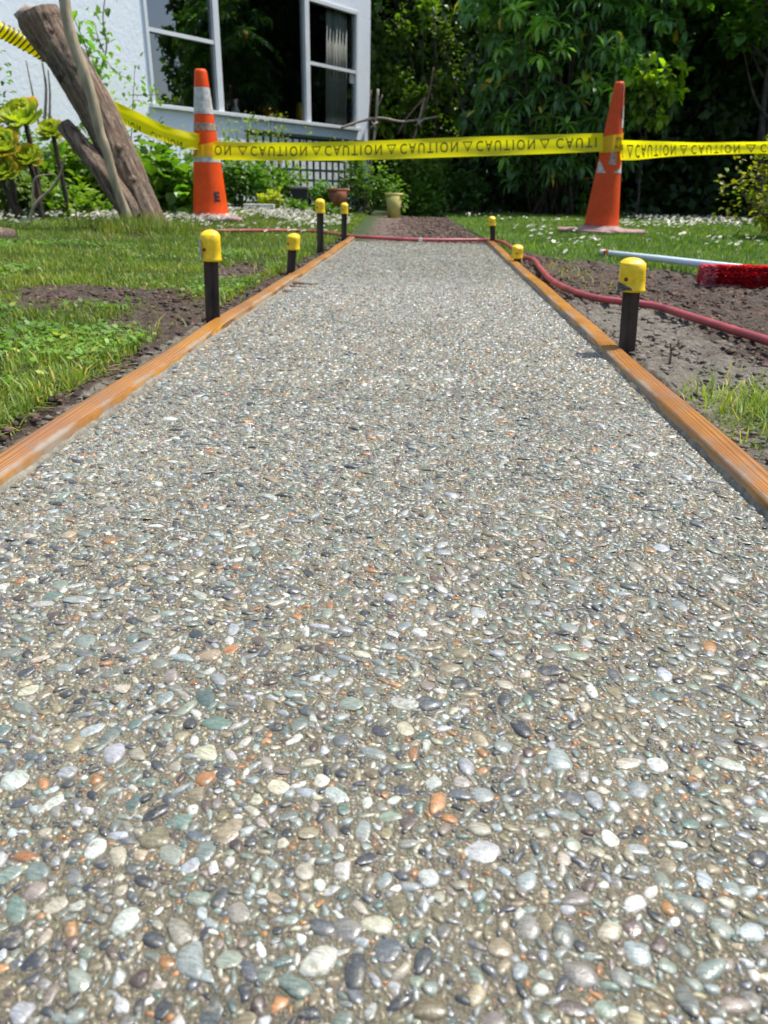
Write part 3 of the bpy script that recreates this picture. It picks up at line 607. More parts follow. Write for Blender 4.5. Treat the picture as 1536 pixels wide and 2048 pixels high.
# dry debris (straw, chips) on the right soil
X = rng.uniform(.5, 1.9, 4200); Yv = rng.uniform(.8, 3.4, 4200); k = (soil(X, Yv) > .6) & (X > xr(Yv) + .05) & (slurry(X, Yv) < .6); X, Yv = X[k], Yv[k]; n = len(X)
a = rng.uniform(0, 6.28, n); L = rng.uniform(.003, .014, n); wd = rng.uniform(.0005, .0016, n); z = zg(X, Yv) + rng.uniform(.004, .010, n); dz = rng.normal(0, .2, n) * L
V = np.stack([np.stack([X - np.cos(a) * L + np.sin(a) * wd, Yv - np.sin(a) * L - np.cos(a) * wd, z - dz], 1), np.stack([X - np.cos(a) * L - np.sin(a) * wd, Yv - np.sin(a) * L + np.cos(a) * wd, z - dz], 1),
              np.stack([X + np.cos(a) * L - np.sin(a) * wd, Yv + np.sin(a) * L + np.cos(a) * wd, z + dz], 1), np.stack([X + np.cos(a) * L + np.sin(a) * wd, Yv + np.sin(a) * L - np.cos(a) * wd, z + dz], 1)], 1).reshape(-1, 3)
F_ = (np.arange(n) * 4)[:, None] + np.arange(4)[None]; c = np.array([3.2, 2.9, 2.1]) * rng.uniform(.25, 1., (n, 1)) * np.where(rng.uniform(0, 1, (n, 1)) < .25, np.array([[1, .5, .4]]), 1)
tag(link('wood_chips', npmesh('wood_chips', V, [F_], np.repeat(c, 4, 0), False), MAT['clod']), 'dry straw and bark chips scattered on the dirt round the broom', 'bark chips', kind='stuff')

# ================================================================== HOUSE
AZ = R(36); DW = np.array([math.sin(AZ), math.cos(AZ), 0.]); NW = np.array([math.cos(AZ), -math.sin(AZ), 0.]); CO = at(740, 150, 11.); CO[2] = 0
MW = np.stack([DW, NW, [0, 0, 1.]], 1)      # local (s, outwards, z) -> world
house = empty('house', tuple(CO)); tag(house, 'white plastered house with a wide dark window behind the garden bed', 'house')
def W(s, o, z): return CO + DW * s + NW * o + np.array([0, 0, z])
def wbox(mb, s0, s1, o0, o1, z0, z1, col=(1, 1, 1)): return mb.box(W((s0 + s1) / 2, (o0 + o1) / 2, (z0 + z1) / 2), (s1 - s0, o1 - o0, z1 - z0), MW, col)
ZS, ZT = .99, 2.27; SA, SB = -3.52, -.27; TH = .14
mb = MB(); wbox(mb, -8.5, 0, -TH, 0, -.05, ZS); wbox(mb, -8.5, 0, -TH, 0, ZT, 2.75); wbox(mb, SB, 0, -TH, 0, ZS, ZT); wbox(mb, -6.1, SA, -TH, 0, ZS, ZT); wbox(mb, -8.5, -7.6, -TH, 0, ZS, ZT)
mb.build('wall', MAT['plaster'], house, False)
# side and back walls, room
mb = MB(); wbox(mb, -TH, 0, -6, -TH, -.05, 2.75); wbox(mb, -8.5, -8.36, -6, -TH, -.05, 2.75); wbox(mb, -8.36, -TH, -6, -5.86, -.05, 2.75); mb.build('wall', MAT['plaster'], house, False)
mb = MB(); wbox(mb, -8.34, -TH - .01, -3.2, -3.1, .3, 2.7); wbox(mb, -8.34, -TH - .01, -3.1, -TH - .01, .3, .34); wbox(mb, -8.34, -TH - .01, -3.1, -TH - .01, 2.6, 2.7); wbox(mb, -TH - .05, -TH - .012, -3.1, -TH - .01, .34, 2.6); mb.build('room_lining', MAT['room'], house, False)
mb = MB(); wbox(mb, -8.9, .25, -6.4, .045, 2.76, 2.84); mb.build('eave', MAT['paint'], house, False)
mb = MB(); rf = [W(-9, .05, 2.86), W(.3, .05, 2.86), W(.3, -6.5, 2.86), W(-9, -6.5, 2.86), W(-7, -3, 4.2), W(-1.5, -3, 4.2)]; mb.add(rf, [(0, 1, 5, 4), (1, 2, 5), (2, 3, 4, 5), (3, 0, 4), (3, 2, 1, 0)]); mb.build('roof', simple('grey_iron_roof', (.22, .22, .23), .5), house, False)
def window(sa, sb, posts, rails, label=None):
    mb = MB(); d0, d1 = -.05, .018
    wbox(mb, sa, sa + .035, d0, d1, ZS, ZT); wbox(mb, sb - .035, sb, d0, d1, ZS, ZT); wbox(mb, sa + .035, sb - .035, d0, d1 - .003, ZT - .035, ZT)
    fr = mb.build('window', MAT['paint'], house, False)
    for p, wd in posts: m2 = MB(); wbox(m2, p - wd / 2, p + wd / 2, d0 + .002, d1 + .004, ZS, ZT - .036); m2.build('mullion', MAT['paint'], fr, False)
    for a, b in rails: m2 = MB(); wbox(m2, a, b, d0 + .004, d1 - .004, 1.60, 1.635); m2.build('glazing_bar', MAT['paint'], fr, False)
    m2 = MB(); wbox(m2, sa - .03, sb + .03, -.06, .05, ZS - .035, ZS + .002); m2.build('sill', MAT['paint'], fr, False, bevel=.004)
    ed = [sa] + [p for p, _ in posts] + [sb]
    for a, b in zip(ed[:-1], ed[1:]):
        for z0, z1 in (((ZS, 1.60), (1.635, ZT)) if any(q[0] <= a + .05 and q[1] >= b - .05 for q in rails) else ((ZS, ZT),)):
            m2 = MB(); m2.add([W(a + .02, -.02, z0), W(b - .02, -.02, z0), W(b - .02, -.02, z1 - .01), W(a + .02, -.02, z1 - .01)], [(0, 1, 2, 3)]); m2.build('pane', MAT['glass'], fr, False)
window(SA, SB, [(-2.63, .075), (-1.23, .075)], [(SA + .035, -2.668), (-1.192, SB - .035)]); window(-7.6, -6.1, [(-6.85, .05)], [])
# curtain, sticker
mb = MB(); ss = np.linspace(-.78, -.36, 60); V = []
for s_ in ss: V += [W(s_, -.11 + .018 * math.sin((s_ + .78) * 95), ZS - .1), W(-.36 + (s_ + .36) * .92, -.11 + .018 * math.sin((s_ + .78) * 95), ZT - .02)]
mb.add(V, [(2 * i, 2 * i + 2, 2 * i + 3, 2 * i + 1) for i in range(59)])
cu = mb.build('curtain', MAT['curtain']); tag(cu, 'grey striped curtain drawn to the right side of the house window', 'curtain'); cu.modifiers.new('t', 'SOLIDIFY').thickness = .004
mb = MB(); wbox(mb, -.40, -.32, -.019, -.013, 1.49, 1.61); tag(mb.build('sticker', MAT['whiteplastic'], smooth=False), 'small white square notice on the lower right window pane', 'notice')
# items on the sill inside
mb = MB(); wbox(mb, SA, SB, -.5, -.16, ZS - .09, ZS - .05); tag(mb.build('window_shelf', MAT['paint'], smooth=False), 'shelf running along the inside of the wide house window', 'shelf')

# ================================================================== LEAF HELPERS
def leafset(P, D, L, wf, col, up=None, fold=.25, curl=.25):
    """P base points, D unit directions, L lengths -> V,(Q),col ; 6-vertex folded leaf"""
    n = len(P); D = D / (np.linalg.norm(D, axis=1)[:, None] + 1e-9)
    up = np.tile([0, 0, 1.], (n, 1)) if up is None else up
    up = up + rng.normal(0, .25, (n, 3)); S = np.cross(D, up); S /= np.linalg.norm(S, axis=1)[:, None] + 1e-9; U = np.cross(S, D)
    L = L[:, None]; Wd = L * wf; cu = curl * L
    V = np.stack([P, P + D * L * .35 + S * Wd + U * Wd * fold, P + D * L * .35 - S * Wd + U * Wd * fold, P + D * L * .4 + U * (-.0) * L,
                  P + D * L * .75 + S * Wd * .75 - U * cu * .4 + U * Wd * fold, P + D * L * .75 - S * Wd * .75 - U * cu * .4 + U * Wd * fold, P + D * L * .97 - U * cu], 1)
    b = (np.arange(n) * 7)[:, None]
    T = np.concatenate([b + np.array([[0, 1, 3]]), b + np.array([[0, 3, 2]]), b + np.array([[3, 4, 6]]), b + np.array([[3, 6, 5]]), b + np.array([[3, 1, 4]]), b + np.array([[3, 5, 2]])])
    return V.reshape(-1, 3), T, np.repeat(col, 7, 0)
def leafquad(P, D, L, wf, col):
    n = len(P); D = D / (np.linalg.norm(D, axis=1)[:, None] + 1e-9); S = np.cross(D, rng.normal(0, 1, (n, 3))); S /= np.linalg.norm(S, axis=1)[:, None] + 1e-9
    L = L[:, None]; V = np.stack([P, P + D * L * .45 + S * L * wf, P + D * L, P + D * L * .45 - S * L * wf], 1)
    return V.reshape(-1, 3), (np.arange(n) * 4)[:, None] + np.arange(4)[None], np.repeat(col, 4, 0)
def rdir(n, zb=0.): d = rng.normal(0, 1, (n, 3)); d[:, 2] += zb; return d / np.linalg.norm(d, axis=1)[:, None]
def lcol(n, lo=.6, hi=1.4, warm=0.): c = rng.uniform(lo, hi, (n, 1)) * np.ones((n, 3)); c[:, 0] *= 1 + warm * rng.uniform(0, 1, n); c[:, 2] *= 1 - .3 * rng.uniform(0, 1, n); return c
def plant(name, label, cat, c, rad, n, L, mat='leaf', clumps=14, group=None, tint=(1, 1, 1), stems=6, wf=.32, zb=.3, warm=.3, full=True, stemmat='brownstick'):
    """bush whose leaves sit in clumps at the ends of its stems"""
    c = np.array(c, float); c[2] = float(zg(c[0], c[1])) if c[2] == 0 else c[2]; rad = np.array(rad, float)
    root = empty(name, tuple(c)); tag(root, label, cat, group)
    cd_ = rdir(clumps); cd_[:, 2] = np.abs(cd_[:, 2]) * 1.0; cc = c + cd_ * rad * rng.uniform(.45, 1, (clumps, 1)) * np.array([1, 1, .9]) + np.array([0, 0, rad[2] * .18])
    ci = rng.integers(0, clumps, n); cr = rad * rng.uniform(.22, .42, (clumps, 1)); off_ = rdir(n) * (rng.uniform(0, 1, (n, 1)) ** .4)
    P = cc[ci] + off_ * cr[ci]; P[:, 2] = np.maximum(P[:, 2], c[2] + .01); D = off_ + rdir(n, zb) * .8; D[:, 2] *= .7
    br = rng.uniform(.75, 1.3, clumps)[ci][:, None]; col = lcol(n, .65, 1.35, warm) * np.array(tint) * br; Ls = rng.uniform(.6, 1.2, n) * L
    V, Fq, cl = leafset(P, D, Ls, wf, col) if full else leafquad(P, D, Ls, wf, col)
    link('leaves', npmesh('leaves', V, [Fq], cl, False), MAT[mat], root)
    mb = MB()
    for i in range(min(stems, clumps)):
        b = c + np.array([rng.normal(0, .12) * rad[0], rng.normal(0, .12) * rad[1], -.01]); t = cc[i]; m_ = (b + t) / 2 + rng.normal(0, .08, 3) * rad; mb.tube(spline([b, m_, t], 4), np.linspace(.012, .004, 9) * (rad[2] * 1.5 + .3), 5)
    if stems: mb.build('stem', MAT[stemmat], root)
    return root

# ================================================================== TREES
def tree(name, label, base, h, crown_c, crown_r, nl, L, mat, trunk_r=.1, limbs=9, tint=(1, 1, 1), clumps=60, wf=.35, group=None, bark='darkbark', lean=(0, 0), full=False, cat='tree', warm=.2, inner=0):
    base = np.array([base[0], base[1], float(zg(base[0], base[1])) - .05]); root = empty(name, tuple(base)); tag(root, label, cat, group)
    cc = np.array(crown_c, float); cr = np.array(crown_r, float); top = cc + np.array([0, 0, cr[2] * .5])
    mb = MB(); mid_ = (base + top) / 2 + np.array([rng.normal(0, .1), rng.normal(0, .1), 0]); mb.tube(spline([base, base * .7 + mid_ * .3 + rng.normal(0, .03, 3), mid_, top], 5), np.linspace(trunk_r, trunk_r * .25, 16), 9, wob=.08, seed=int(h * 10)); mb.build('trunk', MAT[bark], root)
    d = rdir(clumps); cl = cc + d * cr * (rng.uniform(.35, 1, (clumps, 1)) ** .6)
    for i in range(limbs):
        m2 = MB(); t = cl[i]; f_ = rng.uniform(.25, .7); b = base + (top - base) * f_; b[2] = min(b[2], t[2] + .2); m2.tube(spline([b, (b + t) / 2 + rng.normal(0, .12, 3), t], 4), np.linspace(trunk_r * .4, trunk_r * .1, 9), 6); m2.build('limb', MAT[bark], root)
    ci = rng.integers(0, clumps, nl); rr = cr * rng.uniform(.14, .30, (clumps, 1)); of = rdir(nl) * rng.uniform(0, 1, (nl, 1)) ** .5; P = cl[ci] + of * rr[ci]
    P[:, 2] = np.maximum(P[:, 2], .05)
    br = rng.uniform(.6, 1.5, clumps)[ci][:, None]; col = lcol(nl, .6, 1.4, warm) * np.array(tint) * br; Ls = rng.uniform(.6, 1.25, nl) * L
    V, Fq, c_ = leafset(P, of + rdir(nl), Ls, wf, col) if full else leafquad(P, of + rdir(nl), Ls, wf, col)
    link('crown', npmesh('crown', V, [Fq], c_, False), MAT[mat], root); return root
# the wood behind: one mass of dark foliage
def wood_mass():
    n = 120000; X = rng.uniform(-9, 17, n); Yb = 13.2 + .10 * np.abs(X - 2) + rng.uniform(0, 3.0, n); Z = rng.uniform(0, 7.5, n)
    k = Z < 5.6 + 1.6 * vnoise(X, X * 0, 1.6, 71, 3); X, Yb, Z = X[k], Yb[k], Z[k]; n = len(X)
    cl = np.clip(.55 + 1.1 * vnoise(X, Z * 1.3, .8, 73, 3), .2, 1.8)
    V, Fq, c = leafquad(np.stack([X, Yb, Z], 1), rdir(n), rng.uniform(.12, .30, n), .42, lcol(n, .5, 1.3) * cl[:, None])
    tag(link('woods', npmesh('woods', V, [Fq], c, False), MAT['dleaf']), 'far off dark wood closing the view behind every tree', 'woods', kind='stuff')
wood_mass()
tree('dark_tree', 'dark spreading tree overhanging the lawn edge behind the right cone', (3.4, 11.4), 6, (3.6, 11.2, 3.3), (2.3, 1.6, 2.4), 15000, .16, 'dleaf', .16, clumps=70)
tree('dark_tree', 'dark tree with a thick black trunk at the right edge of the photo', (4.62, 9.75), 6, (4.75, 10.6, 3.9), (2.4, 1.6, 2.6), 15000, .15, 'dleaf', .20, clumps=70)
tree('dark_tree', 'dark evergreen standing between the house corner and the big leaved shrub', (.2, 13.4), 6, (.1, 12.9, 2.9), (1.5, 1.1, 2.8), 12000, .13, 'dleaf', .12, clumps=60, tint=(1.3, 1.3, 1))
tree('light_leaved_tree', 'tree with sunlit yellow green leaves glimpsed through the gap by the house corner', (.75, 11.9), 3, (.55, 11.6, 1.75), (.75, .6, 1.1), 2000, .09, 'leaf', .05, clumps=30, tint=(.95, 1.0, .6), full=True)
tree('maple_tree', 'leafy tree with bright star shaped leaves hanging above the tape at right', (4.35, 9.3), 4, (4.1, 9.2, 2.45), (1.1, .6, .75), 1700, .12, 'leaf', .06, clumps=30, tint=(.9, 1.2, .9), full=True, wf=.45)
tree('young_tree', 'small yellow green sapling glowing in the dark gap right of the right cone', (2.75, 9.0), 2, (2.85, 8.9, 1.35), (.42, .25, .40), 330, .10, 'leaf', .02, limbs=4, clumps=12, tint=(1.9, 1.8, .5), full=True)  # tint raised in place of sunlight that the tree canopy blocks
for i, (x, y, s_) in enumerate([(8.5, 3.5, .8), (11.5, 6.5, .75), (10.6, 9.6, .45), (9.8, .5, .8)]):
    tree('garden_tree', ['broad green tree out beyond the muddy soil on the right', 'tall green tree beyond the lawn on the right', 'green tree beyond the right edge next to the dark wood', 'green tree far out on the right nearest the camera'][i], (x, y), 5, (x, y, 2.6 * s_), (1.6, 1.6, 2.3 * s_), 7000, .17, 'leaf', .14, clumps=50, group='trees beyond the right edge')
# low dark hedge behind the right lawn
def hedge():
    n = 26000; X = rng.uniform(1.0, 7.5, n); Yb = 10.2 + rng.uniform(0, 1.4, n) + .35 * vnoise(X, X * 0, .8, 81, 2); Z = rng.uniform(0, 1.0, n) ** 1.2 * 1.9
    V, Fq, c = leafquad(np.stack([X, Yb + .25 * Z, Z], 1), rdir(n), rng.uniform(.07, .16, n), .4, lcol(n, .35, 1.0))
    root = empty('hedge', (4, 10.8, 0)); tag(root, 'low black green hedge along the far edge of the right lawn', 'hedge'); link('leaves', npmesh('leaves', V, [Fq], c, False), MAT['dleaf'], root)
    mb = MB()
    for i in range(24): x = 1.1 + i * .27; mb.tube([(x, 10.9, -.05), (x + rng.normal(0, .1), 10.9, .7), (x + rng.normal(0, .25), 11, 1.5)], [.03, .022, .01], 6)
    mb.build('stem', MAT['darkbark'], root)
hedge()
# ---- rhododendron: whorls of long leaves
def rhodo():
    c = np.array([1.95, 9.25, 0.]); root = empty('rhododendron', tuple(c)); tag(root, 'large shrub with whorls of long drooping leaves behind the middle of the tape', 'shrub')
    nw = 620; d = rdir(nw); d[:, 2] = d[:, 2] * .9; cen = c + np.array([0, .2, 1.65]) + d * np.array([1.22, .75, 1.75]) * (rng.uniform(.55, 1.05, (nw, 1)))
    cen[:, 2] = np.maximum(cen[:, 2], .12); P, D, Ls, cols = [], [], [], []
    for i in range(nw):
        ax = d[i] * np.array([.7, .7, .4]) + np.array([0, -.25, .55]) + rng.normal(0, .2, 3); ax /= np.linalg.norm(ax); u = np.cross(ax, [1, .3, .2]); u /= np.linalg.norm(u); v = np.cross(ax, u); k = rng.integers(7, 11); ph = rng.uniform(0, 6.28)
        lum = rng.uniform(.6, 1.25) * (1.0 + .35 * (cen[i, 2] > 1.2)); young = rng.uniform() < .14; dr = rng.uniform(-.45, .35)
        for j in range(k):
            a = ph + j / k * 6.283 + rng.normal(0, .12); D.append(u * math.cos(a) + v * math.sin(a) + ax * (dr + rng.normal(0, .12))); P.append(cen[i]); Ls.append(rng.uniform(.12, .19))
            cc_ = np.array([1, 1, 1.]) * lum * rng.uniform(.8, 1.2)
            if young: cc_ *= np.array([2.1, 1.9, .9])
            if rng.uniform() < .012: cc_ = np.array([7., 2.2, .6])
            cols.append(cc_)
    P, D, Ls, cols = map(np.array, (P, D, Ls, cols)); n = len(P)
    # nearest 300 as single leaves
    cols *= 1.0; key = P[:, 1] + .15 * np.abs(P[:, 0] - 1.9) + rng.uniform(0, .25, n); o_ = np.argsort(key); A, B = o_[:300], o_[300:]
    V, T, cl = leafset(P[B], D[B], Ls[B], .17, cols[B], curl=.35); q = link('leaves', npmesh('leaves', V, [T], cl, False), MAT['rhodo'], root); q['kind'] = 'stuff'
    proto = []
    for i in range(5):
        V, T, cl = leafset(np.zeros((1, 3)), np.array([[1., 0, 0]]), np.array([1.]), .15, np.ones((1, 3)), curl=rng.uniform(.2, .5)); me = npmesh('leaf', V, [T], cl, False); me.materials.append(MAT['rhodo']); proto.append(me)
    for i, ii in enumerate(A):
        o = bpy.data.objects.new('leaf', proto[i % 5]); C.objects.link(o); o.parent = root; o.location = P[ii] - c; o.scale = [Ls[ii]] * 3
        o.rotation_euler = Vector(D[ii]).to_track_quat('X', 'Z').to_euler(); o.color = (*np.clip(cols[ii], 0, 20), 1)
    mb = MB()
    for i in range(34):
        t = cen[i]; b = c + np.array([rng.normal(0, .15), .25 + rng.normal(0, .1), 0]); m_ = b * .45 + t * .55 + np.array([0, 0, .15]); mb.tube(spline([b, m_, t], 4), np.linspace(.022, .005, 9), 5)
    mb.build('stem', MAT['darkbark'], root)
rhodo()

# ================================================================== GARDEN BED
G = 'plants of the garden bed below the house window'
def pl(px, py, Y, *a, **k):
    p = at(px, py, Y); return plant(*a[:3], (p[0], p[1], 0), *a[3:], **k)
pl(330, 400, 5.9, 'leafy_plant', 'broad leaved bright green plant just right of the leaning trunk', 'plant', (.30, .25, .42), 420, .11, group=G, tint=(1.1, 1.35, .9), wf=.42)
pl(240, 390, 6.3, 'leafy_plant', 'green plant showing behind the leaning trunk foot', 'plant', (.35, .3, .48), 700, .09, group=G, tint=(1.3, 1.4, .8))
pl(180, 380, 6.1, 'leafy_plant', 'mid green bush between the leaning trunk and the side stub', 'plant', (.38, .3, .55), 800, .09, group=G, tint=(1.3, 1.45, .8))
pl(120, 420, 5.6, 'leafy_plant', 'low green plant in front of the terracotta trough', 'plant', (.35, .2, .2), 500, .07, group=G, tint=(1.2, 1.3, .8))
pl(20, 420, 5.5, 'leafy_plant', 'dark green ground plant under the succulent rosettes', 'plant', (.45, .25, .25), 700, .07, group=G)
pl(480, 380, 7.6, 'leafy_plant', 'dark green bush right beside the left cone', 'plant', (.36, .3, .42), 1100, .06, group=G, tint=(.8, 1.1, .8))
pl(420, 330, 7.6, 'leafy_plant', 'fine leaved green bush behind the left cone', 'plant', (.34, .25, .50), 1100, .055, group=G, tint=(.9, 1.1, .8))
pl(560, 380, 8.0, 'leafy_plant', 'green bush in front of the left end of the lattice', 'plant', (.34, .25, .40), 1000, .055, group=G, tint=(1, 1.15, .8))
pl(545, 395, 7.4, 'leafy_plant', 'small yellow green plant beside the pale plank', 'plant', (.14, .12, .17), 260, .05, group=G, tint=(3.2, 2.2, .6), clumps=8)
pl(625, 400, 7.5, 'leafy_plant', 'low feathery plant in front of the black box and the terracotta pot', 'plant', (.30, .12, .12), 500, .045, group=G, tint=(1., 1.2, .8))
pl(640, 390, 8.1, 'leafy_plant', 'round dark green plant right of the black box', 'plant', (.24, .2, .26), 900, .05, group=G, tint=(.8, 1.15, .8))
pl(730, 380, 8.6, 'leafy_plant', 'green bush under the stick frame', 'plant', (.42, .3, .50), 1500, .055, group=G, tint=(1, 1.2, .8))
pl(820, 370, 9.2, 'leafy_plant', 'green bush behind the yellow bucket', 'plant', (.42, .3, .62), 1500, .065, group=G, tint=(.9, 1.15, .8))
pl(850, 410, 9.0, 'leafy_plant', 'low leafy plant between the bucket and the dirt path end', 'plant', (.28, .2, .22), 700, .06, group=G, tint=(.8, 1.05, .8))
pl(910, 400, 9.6, 'leafy_plant', 'dark low bush where the dirt path meets the trees', 'plant', (.5, .3, .5), 1600, .07, group=G, mat='dleaf', tint=(1.4, 1.6, 1.2))
pl(290, 400, 6.6, 'leafy_plant', 'tall green bush behind the trunk against the white wall', 'plant', (.40, .3, .62), 900, .07, group=G, tint=(1.1, 1.25, .8))
pl(140, 390, 6.6, 'leafy_plant', 'yellowish bush left of the side stub, behind the succulent nearest the trunk', 'plant', (.42, .3, .66), 1000, .08, group=G, tint=(1.5, 1.4, .7))
pl(45, 395, 6.2, 'leafy_plant', 'shadowy green bush behind the succulent stems', 'plant', (.42, .3, .45), 1000, .07, group=G, tint=(.8, 1.0, .8))
def wispy(px, py, Y, h, n, label):
    b = at(px, py, Y); b[2] = float(zg(b[0], b[1])); root = empty('flowering_stems', tuple(b)); tag(root, label, 'plant', G); mb = MB(); P = []
    for i in range(n):
        t = b + np.array([rng.normal(0, .16), rng.normal(0, .1), h * rng.uniform(.75, 1.05)]); q = spline([b + rng.normal(0, .04, 3) * [1, 1, 0], (b + t) / 2 + rng.normal(0, .03, 3), t], 4); mb.tube(q, np.linspace(.004, .0015, len(q)), 4); P += [q[-1] + rng.normal(0, .025, 3) for _ in range(7)] + [q[k_] for k_ in (4, 5, 6, 7)]
    mb.build('stem', MAT['leaf'], root); P = np.array(P); V, T, c = leafset(P, rdir(len(P), .4), rng.uniform(.02, .05, len(P)), .3, lcol(len(P), .9, 2.2, .8)); link('leaves', npmesh('leaves', V, [T], c, False), MAT['leaf'], root)
wispy(470, 400, 8.0, .72, 16, 'thin flowering stems standing just right of the left cone against the wall')
wispy(545, 400, 8.3, .80, 22, 'airy yellow green stems standing over the lattice top'); wispy(700, 400, 8.6, .7, 10, 'thin stems in front of the right end of the lattice')
wispy(350, 400, 6.8, .62, 8, 'tall thin stems between the trunk and the left cone')
# climbing vines on the wall
def vine(name, label, pts, Ys, nleaf, L, mat='brownstick', leaves_at=None, r=.008, tint=(1, 1.2, .8)):
    Pn = [spline([at(px, py, Y) for (px, py), Y in zip(p, ys)], 6) for p, ys in zip(pts, Ys)]; root = empty(name, tuple(Pn[0][0])); tag(root, label, 'climbing plant' if nleaf else 'dead branch')
    for q in Pn: mb = MB(); mb.tube(q, np.linspace(r, r * .5, len(q)), 6, wob=.1); mb.build('stem', MAT[mat], root); r *= .8
    if nleaf:
        A = np.concatenate(Pn); k = rng.integers(0, len(A), nleaf); P = A[k] + rng.normal(0, .05, (nleaf, 3)); V, T, c = leafset(P, rdir(nleaf), rng.uniform(.6, 1.2, nleaf) * L, .33, lcol(nleaf, .8, 1.9, .4) * np.array(tint)); link('leaves', npmesh('leaves', V, [T], c, False), MAT['leaf'], root)
    return root
vine('climbing_rose', 'bare brown climber with a few leaves up the white wall right of the trunk', [[(207, 215), (200, 150), (213, 95), (206, 40), (212, -20)], [(208, 105), (196, 75), (190, 48)], [(190, 160), (178, 120), (182, 80)]], [[7.2] * 5, [7.2] * 3, [7.1] * 3], 60, .085)
vine('climbing_plant', 'green leafy shoots along the wall left of the big window', [[(262, 290), (266, 200), (270, 130)], [(262, 190), (300, 190), (318, 188)], [(210, 120), (240, 150), (262, 156)]], [[7.6] * 3] * 3, 70, .06, r=.005)
vine('leafy_shoot', 'leafy shoot rising directly behind the pale branch', [[(185, 190), (176, 110), (150, 40)]], [[6.4] * 3], 34, .10, r=.006, tint=(.9, 1.3, .8))
vine('bare_stems', 'bundle of bare pinkish brown stems left of the leaning trunk', [[(88, 270), (92, 180), (84, 120)], [(98, 270), (100, 190), (96, 140)], [(80, 260), (62, 170), (52, 120)]], [[6.3] * 3] * 3, 0, .05, 'stick', r=.013)
pl(0, 330, 6.0, 'rose_bush', 'small leaved rose bush at the far left edge against the wall', 'plant', (.38, .2, 1.05), 700, .055, group=G, tint=(.8, 1.0, .8))
# stick frame
def stick(mb, pts, Y, r): q = spline([at(x, y, Y) for x, y in pts], 5); mb.tube(q, np.linspace(r, r * .65, len(q)), 6, wob=.12, seed=3)
fr = empty('stick_frame', tuple(at(745, 395, 9.3))); tag(fr, 'rustic frame of grey dead sticks tied together by the house corner', 'stick frame')
for pts, r, mt in [([(682, 256), (720, 243), (760, 236), (800, 243), (835, 240), (873, 234)], .015, 'stick'), ([(756, 178), (751, 250), (742, 330), (735, 385)], .017, 'stick'), ([(742, 180), (738, 250), (736, 330), (740, 390)], .010, 'brownstick'),
                   ([(868, 135), (858, 190), (842, 235), (826, 285), (820, 380)], .015, 'brownstick'), ([(846, 200), (815, 235), (795, 270)], .011, 'brownstick'), ([(850, 195), (838, 240), (828, 280)], .012, 'stick'), ([(765, 190), (752, 230), (748, 300)], .007, 'stick')]:
    mb = MB(); stick(mb, pts, 9.3, r); mb.build('stick', MAT[mt], fr)
mb = MB()
for px, py in ((748, 250), (838, 246)):
    p = at(px, py, 9.28); mb.tube([p + (-.04, 0, -.03), p + (0, -.02, .0), p + (.04, 0, .03)], .012, 6); mb.tube([p + (-.03, 0, .04), p + (0, -.02, .0), p + (.03, 0, -.05)], .010, 6)
mb.build('tie', MAT['stick'], fr)
# lattice
lt = empty('lattice', tuple(W(-1.5, .2, 0))); tag(lt, 'dark green square lattice leaning on the house wall under the window', 'lattice')
LS0, LS1, LZ0, LZ1 = -2.45, -.42, .18, .80
for i in range(18): mb = MB(); s_ = LS0 + (LS1 - LS0) * i / 17; wbox(mb, s_ - .014, s_ + .014, .20, .212, LZ0, LZ1); mb.build('slat', MAT['darkgreen'], lt, False)
for i in range(6): mb = MB(); z_ = LZ0 + .05 + (LZ1 - LZ0 - .06) * i / 5; wbox(mb, LS0 - .02, LS1 + .02, .2125, .2245, z_ - .014, z_ + .014); mb.build('slat', MAT['darkgreen'], lt, False)
mb = MB(); wbox(mb, LS0 - .03, LS1 + .03, .19, .235, LZ1, LZ1 + .03); mb.build('rail', MAT['darkgreen'], lt, False)
# pots, bucket, box, plank
def pot(name, label, cat, p, r0, r1, h, mat, rim=.012):
    root = empty(name, tuple(p)); tag(root, label, cat); mb = MB(); mb.lathe([(0, .0), (r0, 0), (r1, h), (r1 - .012, h), (r0 - .01, .02), (0, .02)], p, 24); mb.build('body', MAT[mat], root)
    mb = MB(); mb.lathe([(r1 + .001, h - rim * 2), (r1 + rim * .6, h - rim * 2), (r1 + rim * .6, h + .002), (r1 - .008, h + .002)], p, 24); mb.build('rim', MAT[mat], root); return root
p = at(787, 428, 8.0); p[2] = float(zg(p[0], p[1])); pot('bucket', 'faded yellow plastic bucket standing by the far end of the dirt path', 'bucket', p, .055, .085, .24, 'yellowpot')
p = at(676, 392, 7.9); p[2] = .10; pot('plant_pot', 'terracotta pot half hidden in the plants below the lattice', 'plant pot', p, .07, .11, .16, 'terracotta')
p = at(378, 405, 6.6); p[2] = float(zg(p[0], p[1])); pot('plant_pot', 'small black pot with a pale rim just left of the left cone', 'plant pot', p, .045, .07, .14, 'black')
p = at(600, 385, 7.9); bx = empty('garden_box', (p[0], p[1], .08)); tag(bx, 'black box with a grey lid among the plants under the lattice', 'box')
mb = MB(); mb.box((p[0], p[1], .16), (.15, .14, .18)); mb.build('body', MAT['black'], bx, False, .006); mb = MB(); mb.box((p[0], p[1], .262), (.18, .17, .025)); mb.build('lid', simple('grey_lid', (.22, .20, .18), .7), bx, False, .006)
a_, b_ = at(487, 397, 7.2), at(548, 399, 7.2); mb = MB(); mb.box((a_ + b_) / 2 * [1, 1, 0] + [0, 0, .10], (abs(b_[0] - a_[0]), .09, .035)); tag(mb.build('plank', MAT['whiteboard'], smooth=False, bevel=.004), 'pale plank lying at the edge of the garden bed right of the left cone', 'plank')
